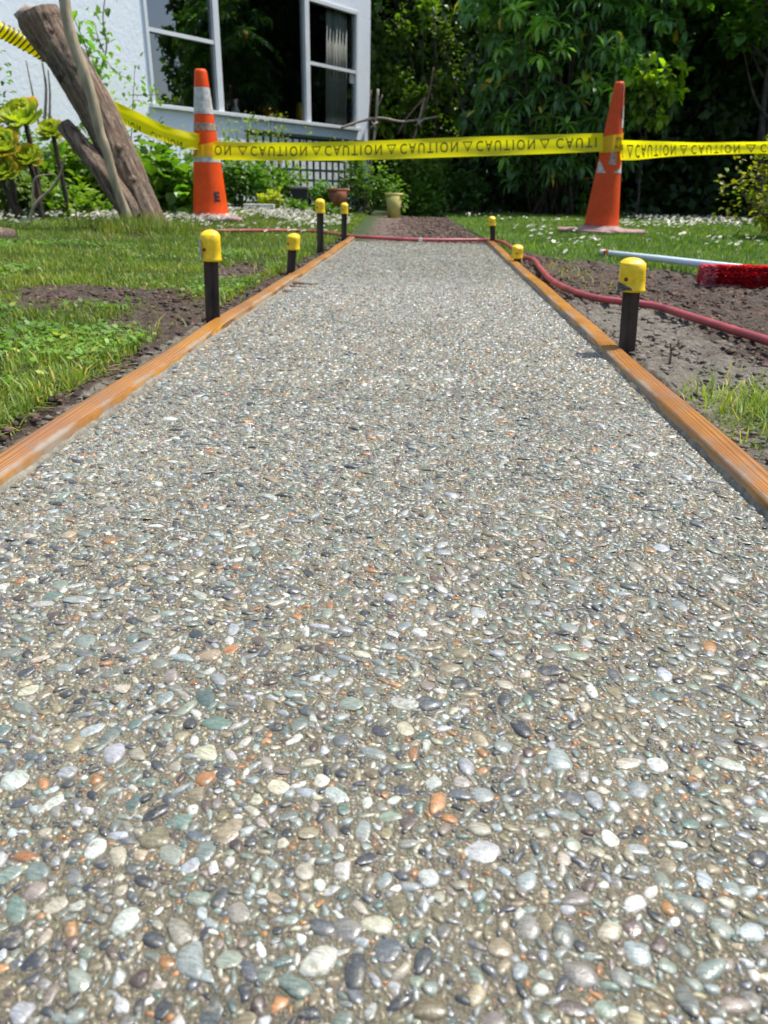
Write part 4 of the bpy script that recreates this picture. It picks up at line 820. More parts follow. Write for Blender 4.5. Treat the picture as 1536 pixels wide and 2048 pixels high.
p = at(150, 415, 5.9); z_ = float(zg(p[0], p[1])); tr_ = empty('trough', (p[0], p[1], z_)); tag(tr_, 'low terracotta trough planter behind the leaning trunk', 'planter')
mb = MB(); mb.box((p[0], p[1], z_ + .06), (.34, .15, .12)); mb.build('body', MAT['terracotta'], tr_, False, .01); mb = MB(); mb.box((p[0], p[1] - .005, z_ + .125), (.37, .18, .028)); mb.build('rim', MAT['terracotta'], tr_, False, .008)
p = at(96, 400, 5.8); mb = MB(); mb.box((p[0], p[1], .12), (.13, .05, .14)); tag(mb.build('slab', MAT['slate'], smooth=False, bevel=.006), 'upright blue grey slab left of the terracotta trough', 'slab')
# succulents
def rosette(px, py, Y, R_, label, stem_to=None, grp='succulent rosettes at the left edge'):
    c = at(px, py, Y); gz = float(zg(c[0], c[1])); root = empty('succulent', (c[0], c[1], gz)); tag(root, label, 'succulent', grp)
    ax = np.array([.12 + rng.normal(0, .08), -.62, .70]); ax /= np.linalg.norm(ax); e1 = np.cross(ax, [0, 0, 1.]); e1 /= np.linalg.norm(e1); e2 = np.cross(ax, e1); K = 46
    for i in range(K):
        t = i / K; ph = i * 2.39996; el = R(80) * (1 - t) ** .8 + R(rng.uniform(-6, 10)); ln = R_ * (.35 + .65 * t ** .7); rd = e1 * math.cos(ph) + e2 * math.sin(ph)
        d = rd * math.cos(el) + ax * math.sin(el); s_ = np.cross(d, ax); s_ /= np.linalg.norm(s_) + 1e-9; u = np.cross(s_, d)
        if u @ ax < 0: u = -u
        mb = MB(); V = []; cols = []; tn = rng.uniform(.85, 1.2); old = t > .78 and rng.uniform() < .6
        for k_, (l_, w_, h_) in enumerate([(0, .07, 0), (.3, .16, -.03), (.6, .27, -.02), (.82, .31, .03), (.95, .20, .08), (1., .05, .10)]):
            for sd_ in (-1, -.5, 0, .5, 1): V.append(c + d * ln * l_ + s_ * w_ * ln * sd_ + u * ln * (h_ + .09 * sd_ * sd_)); e_ = l_ > .9 or (l_ > .5 and abs(sd_) == 1); cols.append(np.array([1 + .5 * e_ + (1.0 if old and l_ > .6 else 0), 1. + .12 * e_ - .15 * old, 1 - .2 * e_]) * tn)
        mb.add(V, [(5 * a + b, 5 * a + b + 1, 5 * a + b + 6, 5 * a + b + 5) for a in range(5) for b in range(4)], np.array(cols)); mb.build('leaf', MAT['succ'], root)
    mb = MB(); mb.tube(spline([(c[0] + rng.normal(0, .03), c[1] + .06, gz - .02), (c[0], c[1] + .05, (gz + c[2]) / 2), c - ax * .01], 4), .016, 7, wob=.1); mb.build('stem', MAT['darkbark'], root)
rosette(50, 245, 5.1, .17, 'largest light green succulent rosette, upper one left of the trunk'); rosette(58, 322, 5.0, .115, 'small succulent rosette below the largest one, edged with orange'); rosette(5, 300, 4.9, .15, 'succulent rosette cut by the left edge of the photo at tape height')
rosette(2, 348, 4.85, .13, 'lowest succulent rosette at the left edge'); rosette(105, 268, 5.4, .11, 'succulent rosette nearest the leaning trunk with yellow tips')
# dead twig branch on the lawn at left
vine('dead_branch', 'pale forked dead branch standing in the lawn at the left', [[(55, 455), (70, 410), (105, 375), (122, 345), (130, 310)], [(66, 415), (66, 380), (72, 355), (105, 348)]], [[4.3] * 5, [4.35] * 4], 0, .05, 'palebark', r=.010)
p = g(8, 488, .02); mb = MB(); mb.tube([p + (-.12, .03, .02), p + (.0, 0, .03), p + (.05, -.01, .03)], [.035, .04, .03], 12, wob=.12); tag(mb.build('log', MAT['bark']), 'short brown log lying in the grass at the far left edge', 'log')
# twig in the mud
p = g(1342, 730); vine('twig', 'thin dark twig stuck upright in the mud right of the tall capped stake', [[(1339, 732), (1342, 705), (1341, 686)], [(1342, 700), (1352, 692), (1362, 700)]], [[g(1339, 732)[1]] * 3] * 2, 0, .05, 'brownstick', r=.0022)
# yellow-green shrub at right edge
sh = plant('golden_shrub', 'yellow green small leaved shrub at the right edge under the tape end', 'shrub', (2.66, 5.15, 0), (.47, .38, .62), 2600, .042, 'leaf', 26, tint=(2.1, 1.9, .8), stems=14, warm=1.0, zb=.5)

# ================================================================== LEANING TRUNK
def barktube(mb, q, rr, n, sub, seed, caps=False):
    m0 = len(q); f = np.linspace(0, m0 - 1, (m0 - 1) * sub + 1); q2 = np.stack([np.interp(f, np.arange(m0), q[:, k]) for k in range(3)], 1); r2 = np.interp(f, np.arange(m0), rr); L = np.concatenate([[0], np.cumsum(np.linalg.norm(np.diff(q2, axis=0), axis=1))])
    k0 = mb.n; mb.tube(q2, r2, n, caps=caps); V = mb.v[-1]; a = np.arange(n) / n; A, LL = np.meshgrid(a, L); P = np.repeat(q2, n, 0)
    w1 = 1 - 2 * np.abs(vnoise((A * 1.0 + LL * .12) % 1.0 * .8, LL * .16, .045, seed, 4)); lump = vnoise(A * .7, LL, .25, seed + 3, 2)
    # blend the seam
    w2 = 1 - 2 * np.abs(vnoise(((A + .5) % 1.0 + LL * .12) * .8, LL * .16, .045, seed + 8, 4)); bl = np.abs(A - .5) * 2; bl = bl ** 4; w_ = w1 * (1 - bl) + w2 * bl
    d = (.12 * w_ + .07 * lump * (1 - bl)).reshape(-1, 1); mb.v[-1] = P + (V - P) * (1 + d - .03); c = np.clip(.55 + .75 * w_.reshape(-1, 1), .25, 1.3) * np.ones((1, 3)); 
def leaning():
    Yt = 4.2; b = at(290, 470, Yt); b[2] = float(zg(b[0], b[1])) - .05
    root = empty('tree_stump', tuple(b)); tag(root, 'leaning sawn off tree trunk with a side stub in front of the white wall', 'tree stump')
    pts = [b + np.array([.02, 0, 0]), at(293, 458, Yt), at(268, 395, Yt), at(232, 300, Yt), at(190, 215, Yt), at(140, 130, Yt), at(95, 65, Yt), at(76, 28, Yt)]
    q = spline(pts, 6); rr = np.interp(np.arange(len(q)) / len(q), [0, .10, .3, .55, .75, .92, 1.], [.170, .118, .094, .090, .088, .102, .094])
    mb = MB(); barktube(mb, q, rr, 64, 5, 5); mb.build('trunk', MAT['bark'], root)
    tp = q[-1]; dr = q[-1] - q[-3]; dr /= np.linalg.norm(dr); mb = MB(); mb.tube([tp - dr * .03, tp + dr * .004, tp + dr * .02 + (0.01, 0, 0)], [.097, .097, .06], 16, wob=.16, seed=4); mb.build('cut_end', MAT['cutwood'], root)
    # knots
    for px, py, s_ in ((95, 60, .022), (108, 95, .02), (120, 150, .018), (235, 295, .02), (262, 360, .018), (150, 135, .015), (285, 430, .02)):
        p = at(px, py, Yt - .085); mb = MB(); mb.tube([p + (0, .03, 0), p, p + (0, -.008, 0)], [s_ * 1.6, s_ * 1.1, s_ * .5], 10, wob=.3, seed=px); mb.build('knot', MAT['bark'], root)
    q = spline([at(268, 432, Yt - .07), at(240, 392, Yt - .10), at(205, 345, Yt - .1), at(165, 295, Yt - .08), at(128, 250, Yt - .06)], 5); mb = MB(); barktube(mb, q, np.interp(np.arange(len(q)), [0, len(q)], [.062, .036]), 32, 3, 9, True); mb.build('stub', MAT['bark'], root)
    q = spline([at(262, 445, Yt - .14), at(236, 385, Yt - .17), at(218, 320, Yt - .19), at(200, 265, Yt - .2), at(185, 200, Yt - .2), at(163, 130, Yt - .2), at(142, 70, Yt - .2), at(130, 10, Yt - .2), at(124, -60, Yt - .2), at(118, -200, Yt - .2)], 5); k_ = len(q)
    r_ = np.interp(np.arange(k_) / k_, [0, .2, .5, 1], [.022, .023, .027, .023]) * (1 + .10 * np.maximum(0, np.sin(np.arange(k_) * 1.1)) ** 6); mb = MB(); mb.tube(q, r_, 12, wob=.05, seed=2); mb.build('branch', MAT['palebark'], root)
leaning()

# ================================================================== CONES
def cone(px, pybase, Y, pytop, label, matb, bands, patches, base_w, rot, r0, r1, letter=None):
    b = at(px, pybase, Y); b[2] = float(zg(b[0], b[1])) + .004; root = empty('traffic_cone', tuple(b), 0); tag(root, label, 'traffic cone', 'traffic cones holding up the caution tape')
    top = at(px, pytop, Y)[2] - b[2]; zt = top; z0 = .04
    def rad(z): return r0 + (r1 - r0) * (z - z0) / (zt - z0)
    mb = MB(); prof = [(r0 + .012, z0 - .012), (rad(z0 + .012) + .004, z0 + .006)] + [(rad(z), z) for z in np.linspace(z0 + .02, zt - .02, 14)] + [(r1 * .98, zt - .008), (r1 * .8, zt), (r1 * .55, zt - .001), (r1 * .5, zt - .03)]
    mb.lathe(prof, (0, 0, 0), 40); o = link('body', mb.mesh('body'), MAT[matb], None); o.parent = root
    mb = MB(); w_ = base_w / 2; cr = .05; V = []; k = 24
    def ring(w, z): return [((w - cr) * np.sign(math.cos(a)) + cr * math.cos(a) + rng.normal(0, .002), (w - cr) * np.sign(math.sin(a)) + cr * math.sin(a) + rng.normal(0, .002), z + rng.normal(0, .003)) for a in (np.arange(k) + .5) / k * 6.283]
    rings_ = [ring(w_ * .98, -.004), ring(w_, .012), ring(w_ * .97, .022)] + [[(math.cos(a) * r_, math.sin(a) * r_, z) for a in (np.arange(k) + .5) / k * 6.283] for r_, z in ((r0 + .05, .026), (r0 + .018, .034), (r0 + .006, .045))]
    V = sum(rings_, []); Fc = [(i * k + j, i * k + (j + 1) % k, (i + 1) * k + (j + 1) % k, (i + 1) * k + j) for i in range(5) for j in range(k)] + [tuple(range(k))[::-1]]
    mb.add(V, Fc); o = link('base', mb.mesh('base'), MAT['conebase'], None); o.parent = root; o.rotation_euler.z = R(rot)
    zz = lambda py: at(px, py, Y)[2] - b[2]
    for ya, yb, mt in bands:
        za, zb = zz(yb), zz(ya); mb = MB(); mb.lathe([(rad(z) + .0015, z) for z in np.linspace(za, zb, 5)], (0, 0, 0), 40); o = link('reflective_band', mb.mesh('reflective_band'), MAT[mt], None); o.parent = root
    for a0, a1, ya, yb, mt, tri in patches:
        za, zb = zz(yb), zz(ya); mb = MB(); n = 12; V = []
        for i in range(n + 1):
            a = a0 + (a1 - a0) * i / n; f_ = i / n; f_ = f_ if tri > 0 else (1 - f_ if tri < 0 else min(1, 4 * min(f_, 1 - f_))); jit = rng.uniform(-.008, .008)
            z1 = za + (zb - za) * max(.06, min(1, f_ * 1.3)) + jit
            for z in np.linspace(za, z1, 4): V.append((math.cos(a) * (rad(z) + .002), math.sin(a) * (rad(z) + .002), z))
        mb.add(V, [(i * 4 + j, i * 4 + j + 1, (i + 1) * 4 + j + 1, (i + 1) * 4 + j) for i in range(n) for j in range(3)]); o = link('reflective_patch', mb.mesh('reflective_patch'), MAT[mt], None); o.parent = root
    return root, b, rad, zz
def text_tris(s, size=1.0, spacing=1.0, bold=0.0):
    cu = bpy.data.curves.new('t', 'FONT'); cu.body = s; cu.size = size; cu.space_character = spacing; cu.offset = bold; cu.resolution_u = 3
    o = bpy.data.objects.new('t', cu); C.objects.link(o); dg = bpy.context.evaluated_depsgraph_get(); me = o.evaluated_get(dg).to_mesh()
    me.calc_loop_triangles(); V = np.array([v.co[:] for v in me.vertices]); T = np.array([t.vertices[:] for t in me.loop_triangles]); o.evaluated_get(dg).to_mesh_clear()
    bpy.data.objects.remove(o); bpy.data.curves.remove(cu); return V, T
YCL, YCR = 5.60, 5.46
cL, bL, radL, zzL = cone(423, 443, YCL, 139, 'upright orange traffic cone with a broad white band beside the trunk', 'coneA', [(176, 229, 'reflective'), (247, 262, 'grime'), (313, 325, 'reflective')], [], .40, 20, .125, .040)
cR, bR, radR, zzR = cone(1200, 468, YCR, 163, 'scuffed orange traffic cone with torn white patches beside the dark trees', 'coneB', [], [(-.9, .15, 212, 256, 'reflective', 0), (-2.9, -2.0, 322, 346, 'reflective', -1), (-1.35, .3, 322, 346, 'reflective', 1), (-1.9, -1.2, 300, 330, 'grime', 0)], .46, 32, .118, .031)
# crease on the right cone, its shade drawn as a dark strip
mb = MB(); mb.tube([(math.cos(-1.0) * (radR(z) + .0005), math.sin(-1.0) * (radR(z) + .0005), z) for z in np.linspace(zzR(235), zzR(166), 8)], .0035, 6); o = link('crease', mb.mesh('crease'), MAT['tear_crease_shade']); o.parent = cR
# letter on the left cone
V, T = text_tris('E', .085, bold=.004); V = V - [V[:, 0].mean(), 0, 0]; zc = zzL(402)
aa = -.85 + V[:, 0] / .115; rr_ = radL(zc + V[:, 1]) + .002; o = link('letter', npmesh('letter', np.stack([np.cos(aa) * rr_, np.sin(aa) * rr_, zc + V[:, 1]], 1), [T], None, False), MAT['black']); o.parent = cL

# ================================================================== CAUTION TAPE
tape = empty('caution_tape', (0, 5.5, .6)); tag(tape, 'yellow caution tape with upside down lettering strung between the two cones and the trunk', 'caution tape')
def ribbon(tops, bots, k=10, name='ribbon', wave=.006, seed=0):
    A, B = spline(tops, k), spline(bots, k); n = len(A); m = 7; G_ = np.zeros((n, m, 3)); nrm = np.zeros((n, 3))
    T = np.gradient((A + B) / 2, axis=0); T /= np.linalg.norm(T, axis=1)[:, None]; wv = np.cross(T, B - A); wv /= np.linalg.norm(wv, axis=1)[:, None]
    wv *= np.sign((wv * -((A + B) / 2 - np.array([0, 0, H]))).sum(1))[:, None]
    for j in range(m):
        t = j / (m - 1); ph = np.sin(np.arange(n) * .35 + seed) * wave * math.sin(t * 3.14) + wave * .5 * math.sin(t * 9 + seed); G_[:, j] = A * (1 - t) + B * t + wv * np.asarray(ph).reshape(-1, 1)
    idx = np.arange(n * m).reshape(n, m); Fq = np.stack([idx[:-1, :-1], idx[1:, :-1], idx[1:, 1:], idx[:-1, 1:]], -1).reshape(-1, 4)
    link(name, npmesh(name, G_.reshape(-1, 3), [Fq]), MAT['tape'], tape); return G_, wv
def letters(G_, wv, items, hgt, name='lettering', flipu=False, vc=.5, clamp=True):
    """items: (text, u centre (m), scale u) ; letters upside down: text top points to the ribbon's lower edge"""
    n, m, _ = G_.shape; mid_ = G_[:, m // 2]; L = np.concatenate([[0], np.cumsum(np.linalg.norm(np.diff(mid_, axis=0), axis=1))]); wd = np.linalg.norm(G_[:, 0] - G_[:, -1], axis=1).mean()
    Vs, Ts, k = [], [], 0
    for V, T, u0, su in items:
        u = u0 + (-V[:, 0] if flipu else V[:, 0]) * su; v = vc + (V[:, 1] - .5) * hgt / wd
        if u.max() > L[-1] or u.min() < 0: continue
        if clamp: v = np.clip(v, .03, .97)
        fi = np.interp(u, L, np.arange(n)); i0 = np.minimum(fi.astype(int), n - 2); fu = (fi - i0)[:, None]; fj = v * (m - 1); j0 = np.clip(fj.astype(int), 0, m - 2); fv = (fj - j0)[:, None]
        P = (G_[i0, j0] * (1 - fu) + G_[i0 + 1, j0] * fu) * (1 - fv) + (G_[i0, j0 + 1] * (1 - fu) + G_[i0 + 1, j0 + 1] * fu) * fv + wv[i0] * .0022
        Vs.append(P); Ts.append(T + k); k += len(P)
    if Vs: link(name, npmesh(name, np.concatenate(Vs), [np.concatenate(Ts)], None, False), MAT['ink'], tape)
def glyphs(word, hgt, spacing=1.35):
    V, T = text_tris(word, 1.0, spacing, .012); V = V / np.array([.72, .72, 1]) ; V[:, 0] -= V[:, 0].min(); V[:, :2] *= 1; return V * np.array([hgt, 1, 1]), T
def triangle(hgt):
    o_ = np.array([[0, 0], [1.15, 0], [.575, 1.]]); c_ = o_.mean(0); i_ = c_ + (o_ - c_) * .66; V = np.array([[*p, 0] for p in np.vstack([o_, i_])]); T = [(0, 1, 4), (0, 4, 3), (1, 2, 5), (1, 5, 4), (2, 0, 3), (2, 3, 5)]
    b0 = len(V); V = np.vstack([V, [[.53, .42, 0], [.62, .42, 0], [.60, .70, 0], [.55, .70, 0], [.54, .26, 0], [.61, .26, 0], [.61, .34, 0], [.54, .34, 0]]]); T += [(b0, b0 + 1, b0 + 2), (b0, b0 + 2, b0 + 3), (b0 + 4, b0 + 5, b0 + 6), (b0 + 4, b0 + 6, b0 + 7)]
    return V * np.array([hgt, 1, 1]), np.array(T)
def run(u_start, u_end, period, hgt, su=1.0):
    cw, ct = glyphs('CAUTION', hgt); cw = cw * np.array([period * .76 / cw[:, 0].max(), 1, 1]); tw, tt = triangle(hgt * .95); items = []; u = u_start
    while u < u_end: items.append((cw, ct, u, su)); items.append((tw, tt, u + period * .82 * su, su)); u += period * su
    return items
# middle span
st = [(426, 283, 319, 5.52), (520, 285, 321, 5.52), (640, 284, 321, 5.50), (760, 281, 319, 5.48), (880, 276, 315, 5.46), (1000, 272, 311, 5.44), (1110, 269, 307, 5.42), (1206, 266, 303, 5.40)]
Gm, wvm = ribbon([at(x, a, Y) for x, a, b, Y in st], [at(x, b, Y) for x, a, b, Y in st])
Lm = np.linalg.norm(np.diff(Gm[:, 3], axis=0), axis=1).sum(); per = Lm * 152 / 780.
letters(Gm, wvm, run(per * .03 - per * .45 + per * .92 - per * 0, Lm - .0, per, .062) + [(*(lambda g_: (g_[0] * np.array([per * .22 / g_[0][:, 0].max(), 1, 1]), g_[1]))(glyphs('ON', .062)), per * .02, 1.0), (*triangle(.06), per * .33, 1.0)], .062)
cutw, cutt = glyphs('CAUTI', .062); cutw = cutw * np.array([per * .52 / cutw[:, 0].max(), 1, 1]); letters(Gm, wvm, [(cutw, cutt, Lm - per * .60, 1.0)], .062)
# right span
st = [(1236, 280, 320, 5.42), (1270, 281, 320, 5.36), (1330, 283, 314, 5.28), (1400, 285, 310, 5.20), (1470, 284, 308, 5.12), (1560, 283, 306, 5.05), (1680, 280, 303, 4.95)]
Gr, wr = ribbon([at(x, a, Y) for x, a, b, Y in st], [at(x, b, Y) for x, a, b, Y in st], seed=2)
cw, ct = glyphs('CAUTION', .055); it = []
f1 = cw * np.array([.30 / cw[:, 0].max(), 1, 1]); nn = glyphs('N', .055)
uu = lambda px: float(np.interp(px, [a[0] for a in st], np.interp([at(a[0], 290, a[3])[0] for a in st], Gr[:, 3, 0], np.concatenate([[0], np.cumsum(np.linalg.norm(np.diff(Gr[:, 3], axis=0), axis=1))]))))
def span(w_, t_, p0, p1): return (w_ * np.array([(uu(p1) - uu(p0)) / w_[:, 0].max(), 1, 1]), t_, uu(p0), 1.0)
tw, tt = triangle(.05)
letters(Gr, wr, [span(nn[0], nn[1], 1237.5, 1247), span(tw, tt, 1255, 1269), span(cw, ct, 1273, 1353), span(tw, tt, 1361, 1377), span(cw, ct, 1384, 1481), span(tw, tt, 1493, 1514), span(cw, ct, 1522, 1630)], .060, vc=.58)
# left span behind the trunk, then twisted
st = [(400, 268, 300, 5.52), (370, 262, 296, 5.45), (330, 250, 284, 5.30), (280, 226, 264, 5.05), (240, 207, 245, 4.85), (212, 195, 228, 4.72), (180, 172, 205, 4.58), (150, 148, 178, 4.5)]
Gl, wl = ribbon([at(x, a, Y) for x, a, b, Y in st], [at(x, b, Y) for x, a, b, Y in st], seed=4, wave=.012)
# small print bits along its lower edge
it = []; w3, t3 = glyphs('CAUTION', .055); w3 = w3 * np.array([.30 / w3[:, 0].max(), 1, 1])
letters(Gl, wl, [(w3, t3, u_ + .34, 1.0) for u_ in (.10, .52, .94)], .05, flipu=True, vc=.95)
q = spline([at(170, 176, 4.55), at(140, 148, 4.48), at(105, 118, 4.42), at(70, 98, 4.36), at(35, 78, 4.32), at(0, 60, 4.28), at(-60, 30, 4.2), at(-160, -30, 4.1), at(-420, -160, 3.9), at(-760, -300, 3.7)], 22); n = len(q)
mb = MB(); a_ = np.arange(n); mb.tube(q, .030 * (1 + .13 * np.abs(np.sin(a_ * .33))) * np.interp(a_, [0, 20, n], [.8, 1, 1.15]), 14, wob=.03, seed=1)
T_ = np.gradient(q, axis=0); T_ /= np.linalg.norm(T_, axis=1)[:, None]
mb.build('twisted_ribbon', MAT['tape'], tape)
i = 28
while i < n - 3:
    c_ = q[i]; t_ = T_[i] + np.array([.25, 0, .25]); t_ /= np.linalg.norm(t_); u_ = np.cross(t_, [0, 0, 1.]); u_ /= np.linalg.norm(u_); v_ = np.cross(u_, t_); rr_ = .0405 + .004 * (i / n); wd = .004 + .003 * (i % 3)
    V = []; k = 15; mb = MB()
    for j in range(k):
        a = math.pi - 2.0 + j / (k - 1) * 3.6; V += [c_ + (u_ * math.cos(a) + v_ * math.sin(a)) * rr_ + T_[i] * wd, c_ + (u_ * math.cos(a) + v_ * math.sin(a)) * rr_ - T_[i] * wd]
    mb.add(V, [(2 * j, 2 * j + 2, 2 * j + 3, 2 * j + 1) for j in range(k - 1)]); mb.build('stripe', MAT['black'], tape); i += 5 if i < 60 else 6
# wraps on the cones
def wrap(b, rad, zz, tl, tr, bl, br, word, u0, seed):
    n = 30; m = 7; G_ = np.zeros((n, m, 3)); wv = np.zeros((n, 3))
    for i in range(n):
        t = i / (n - 1); a = R(-200) + t * R(220); za = zz(tl) * (1 - t) + zz(tr) * t; zb = zz(bl) * (1 - t) + zz(br) * t
        for j in range(m): z = za + (zb - za) * j / (m - 1); r_ = rad(z) + .0045; G_[i, j] = b + np.array([math.cos(a) * r_, math.sin(a) * r_, z])
        wv[i] = [math.cos(a), math.sin(a), .1]
    idx = np.arange(n * m).reshape(n, m); Fq = np.stack([idx[:-1, :-1], idx[1:, :-1], idx[1:, 1:], idx[:-1, 1:]], -1).reshape(-1, 4)
    link('wrap', npmesh('wrap', G_.reshape(-1, 3), [Fq]), MAT['tape'], tape)
    V, T = glyphs(word, .062); letters(G_, wv, [(V, T, u0, 1.0)], .066, flipu=True)
    return G_
wrap(bL, radL, zzL, 300, 280, 318, 312, 'C', .13, 1); wrap(bR, radR, zzR, 276, 264, 308, 301, 'C', .20, 2)
# warning triangle on the left wrap
# ================================================================== STAKES
def stake(px, py, pxt, pyt, cw, ch, label, rot=0, broken=False, scr=False):
    b = g(px, py); t = at(pxt, pyt, b[1]); ht = t[2]; root = empty('stake', tuple(b)); tag(root, label, 'stake', 'yellow capped steel stakes along the form boards')
    ax = (t - b); ax /= np.linalg.norm(ax)
    def place(V):
        V = np.asarray(V) @ np.array(Matrix.Rotation(R(rot), 3, 'Z')).T; return b + V * [1, 1, 0] + np.outer(V[:, 2], ax)
    mb = MB(); hp = ht - .012; th = .0035
    for a in (-150, -30, 90):
        ca, sa = math.cos(R(a)), math.sin(R(a)); L_ = .017 if a == 90 else .0165
        Mx = np.array([[ca, -sa, 0], [sa, ca, 0], [0, 0, 1]]); mb.box((ca * L_ / 2, sa * L_ / 2, (hp - .08) / 2), (L_, th, hp + .08), Mx)
    mb.xf(place); mb.build('post', MAT['steel'], root, False, .0006)
    r_ = cw / 2; mb = MB(); top = ht; zb = ht - ch
    prof = [(r_ * .96, zb), (r_ * 1.06, zb), (r_ * 1.06, zb + .004), (r_, zb + .007)] + [(r_ * (1 - .05 * t_), zb + .007 + (ch * .72) * t_) for t_ in (.3, .7, 1)] + [(r_ * .93 * math.cos(a), top - ch * .20 + ch * .20 * math.sin(a)) for a in (.25, .5, .75, 1.0, 1.25, 1.5)] + [(0.0005, top)]
    mb.lathe(prof, (0, 0, 0), 28, pw=3.2); mb.xf(place); cp = mb.build('cap', MAT['cap'], root)
    mb = MB(); mb.lathe([(r_ * .96, zb + .0005), (r_ * .6, zb + .001), (.003, zb + .002)], (0, 0, 0), 20, pw=3.2); mb.xf(place); mb.build('cap_underside', MAT['cap'], cp)
    # bolt hole / marks
    mb = MB(); y_ = -r_ * 1.0; mb.lathe([(0.0002, 0.), (.0035, 0.0)], (0, 0, 0), 12); mb.xf(lambda V: np.stack([V[:, 0] - r_ * .55, np.full(len(V), -r_ * 1.035), V[:, 1] + zb + ch * .38], 1)); mb.xf(place); mb.build('hole', simple('rust_stain', (.16, .04, .01), .8), cp)
    if broken:
        mb = MB(); mb.add([(-r_ * 1.12, -r_ * .9, zb + .018), (-r_ * .1, -r_ * 1.16, zb + .007), (-r_ * .05, -r_ * 1.17, zb + .003), (-r_ * .5, -r_ * 1.18, zb + .004), (-r_ * 1.15, -r_ * 1.0, zb - .002)], [(0, 1, 2, 3, 4)]); mb.xf(place); mb.build('tear', MAT['tear_crease_shade'], cp, False)
    if scr:
        mb = MB(); mb.add([(-r_ * 1.08, -r_ * .25, zb + .048), (-r_ * .98, -r_ * .9, zb + .044), (-r_ * .78, -r_ * 1.08, zb + .034), (-r_ * .80, -r_ * 1.08, zb + .006), (-r_ * 1.0, -r_ * .9, zb + .004), (-r_ * 1.08, -r_ * .3, zb + .008)], [(0, 1, 2, 3, 4, 5)]); mb.xf(place); mb.build('pale_patch', MAT['reflective'], cp, False)  # pale patch set on the left corner of the cap
stake(427, 648, 420, 459, .041, .060, 'tall capped stake nearest the camera on the grassy side of the path', 8, scr=True)
stake(583, 548, 588, 466, .041, .052, 'short capped stake on the grassy side, second from the camera', -12)
stake(641, 508, 640, 397, .042, .058, 'tallest capped stake, standing third along the grassy side', 4)
stake(688, 483, 689, 405, .040, .056, 'capped stake at the far end of the grassy side board', 0)
stake(1252, 707, 1267, 514, .046, .057, 'large capped stake with a torn cap in front of the broom handle', -10, broken=True)
stake(1032, 530, 1036, 489, .042, .052, 'low tilted capped stake beside the muddy board by the hose', 15)
stake(985, 490, 984, 432, .036, .048, 'small capped stake at the far end of the muddy side board', 6)

# ================================================================== HOSE
hp = [(300, 452, .03), (340, 456, .03), (420, 461, .03), (500, 461, .025), (580, 461, .015), (640, 464, .012), (700, 472, .014), (760, 476, .014), (820, 479, .012), (900, 480, .012), (965, 480, .012), (1000, 483, .014), (1022, 494, .012), (1040, 511, .010), (1066, 519, .012), (1084, 541, .012), (1105, 562, .012), (1140, 580, .012), (1190, 596, .012), (1250, 604, .013), (1310, 612, .012), (1370, 630, .012), (1440, 652, .012), (1536, 682, .013), (1640, 716, .012), (1800, 770, .012)]
q = spline([g(x, y, z + .0085) for x, y, z in hp], 8); root = empty('garden_hose', tuple(q[len(q) // 2])); tag(root, 'faded red garden hose lying across the path end and over the mud', 'hose')
mb = MB(); mb.tube(q, .0088, 12, wob=.015, seed=3); mb.build('hose_tube', MAT['hose'], root)
p = g(841, 479, .024); mb = MB(); mb.box(p + (0, -.009, 0), (.020, .014, .018)); mb.build('repair_tape', MAT['whiteplastic'], root, False, .003)

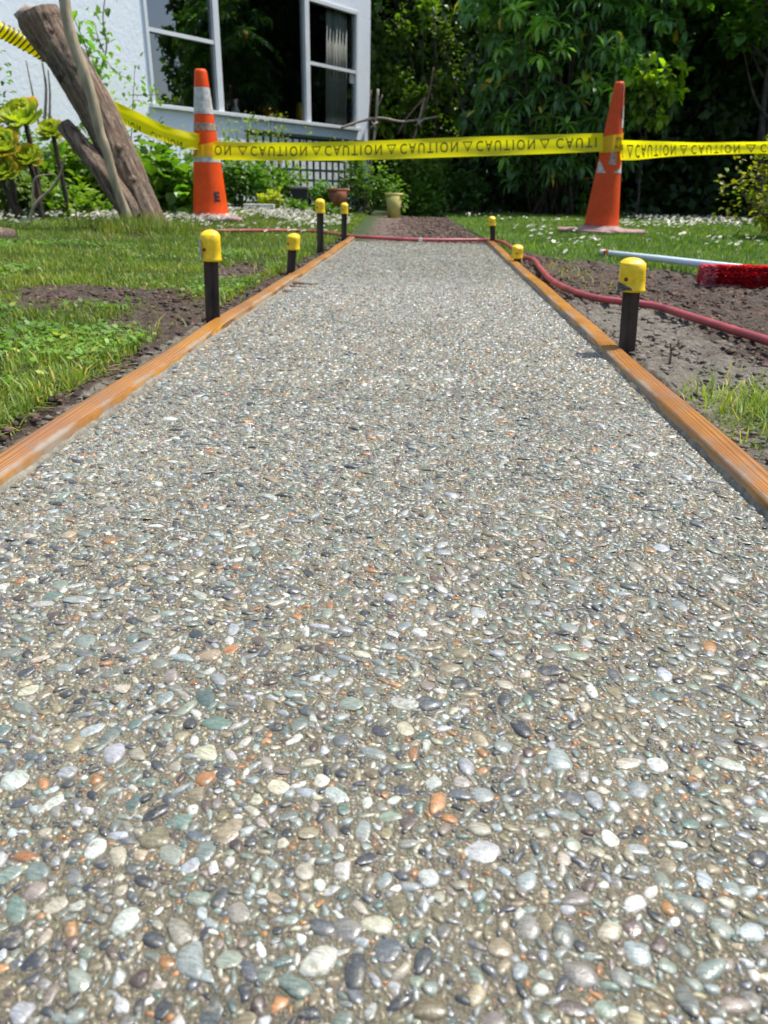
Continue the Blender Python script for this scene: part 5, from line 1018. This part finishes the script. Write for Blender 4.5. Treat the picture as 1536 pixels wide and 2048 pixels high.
# ================================================================== BROOM
def broom():
    root = empty('broom', (1.1, 2.4, 0)); tag(root, 'broom with white handle and red bristles lying on the dirt', 'broom')
    tip = at(1203, 506, 3.55); end = at(1500, 577, 2.44); end[2] = .055; d = end - tip; d /= np.linalg.norm(d)
    tip[2] = max(tip[2], .02)
    mb = MB(); mb.tube([tip, tip + d * .5, end], .0125, 14); mb.build('handle', MAT['handle'], root)
    mb = MB(); mb.tube([tip + d * .045, tip + d * .085], .0133, 14); mb.build('red_ring', MAT['red'], root); mb = MB(); mb.tube([tip - d * .012, tip + d * .001, tip + d * .044], [.008, .0136, .0136], 14); mb.build('end_cap', MAT['whiteplastic'], root)
    x0, x1, y_ = .985, 1.34, 2.43
    mb = MB(); mb.box(((x0 + x1) / 2, y_, .040), (x1 - x0, .030, .062)); mb.build('head', MAT['red'], root, True, .012)
    # bristles point towards -y, in rows
    nb = 5200; X = rng.uniform(x0 + .004, x1 - .004, nb); row = rng.integers(0, 7, nb); Z = .018 + row * .0085 + rng.normal(0, .0014, nb); L = rng.uniform(.050, .058, nb) - .004 * np.abs(row - 3)
    B = np.stack([X, np.full(nb, y_ - .014), Z], 1); spread = (X - (x0 + x1) / 2) / (x1 - x0) * .35; D = np.stack([spread + rng.normal(0, .07, nb), -np.ones(nb), (row - 3) * .03 + rng.normal(0, .05, nb) - .08], 1); D /= np.linalg.norm(D, axis=1)[:, None]
    S = np.cross(D, [0, 0, 1.]); S /= np.linalg.norm(S, axis=1)[:, None]; U = np.cross(S, D); w_ = .0009; tips = B + D * L[:, None]
    V = np.stack([B + S * w_, B - S * w_, B + U * w_, tips + S * w_, tips - S * w_, tips + U * w_], 1); b_ = (np.arange(nb) * 6)[:, None]
    Q = np.concatenate([b_ + np.array([[0, 1, 4, 3]]), b_ + np.array([[1, 2, 5, 4]]), b_ + np.array([[2, 0, 3, 5]])]); T = b_ + np.array([[3, 4, 5]])
    c = np.ones((nb, 6, 3)) * rng.uniform(.5, 1.4, (nb, 1, 1)) * np.where((row % 2)[:, None, None] == 0, 1., .6)
    dusty = ((X < x0 + .04) & (rng.uniform(0, 1, nb) < .5)) | ((row < 1) & (X < x0 + .12)) | (rng.uniform(0, 1, nb) < .02); c[dusty, 3:] = [1.2, 45., 26.]
    o = link('bristles', npmesh('bristles', np.clip(V, -99, 99).reshape(-1, 3) * [1, 1, 1], [Q, T], c.reshape(-1, 3), False), MAT['bristle'], root); o['kind'] = 'stuff'
    o.data.vertices.foreach_get; 
broom()
# items inside the window
def sill_item(s_, z0, mbf, name, label, cat, mat): mb = MB(); mbf(mb, W(s_, -.28, z0)); tag(mb.build(name, MAT[mat]), label, cat)
p = W(-1.62, -.26, ZS + .0)
plant('potted_flowers', 'orange flowering plant on the shelf inside the middle pane', 'pot plant', tuple(p - np.array([0, 0, .04])), (.22, .10, .16), 240, .05, 'leaf', 9, tint=(6, 1.5, .5), stems=4)
sill_item(-2.15, ZS - .05, lambda mb, p: mb.lathe([(0, 0), (.045, 0), (.05, .10), (.02, .16), (.025, .22), (0, .23)], p, 16), 'vase', 'small white vase on the shelf behind the big middle pane', 'vase', 'whiteplastic')
sill_item(-1.08, ZS - .05, lambda mb, p: mb.lathe([(0, 0), (.03, 0), (.05, .15), (.03, .28), (0, .29)], p, 16), 'jug', 'yellow jug behind the right pane of the window', 'jug', 'cap')
mb = MB(); p = W(-3.22, -.6, 1.45); mb.lathe([(.10, 0), (.02, .16), (.012, .30)], (0, 0, 0), 16); mb.xf(lambda V: V @ np.array(Matrix.Rotation(R(-35), 3, 'Y')).T + p); root = empty('lamp', tuple(p)); tag(root, 'white reading lamp inside behind the left window pane', 'lamp'); mb.build('lamp_shade', MAT['whiteplastic'], root)
mb = MB(); mb.tube([p + (0, 0, .2), p + (.1, .1, -.2), p + (.1, .1, -.7)], .01, 8); mb.build('arm', MAT['steel'], root)
bpy.context.view_layer.update()
print('tris', sum(sum(len(p.vertices) - 2 for p in m.polygons) for m in bpy.data.meshes if len(m.polygons) < 60000) + sum(len(m.polygons) for m in bpy.data.meshes if len(m.polygons) >= 60000))
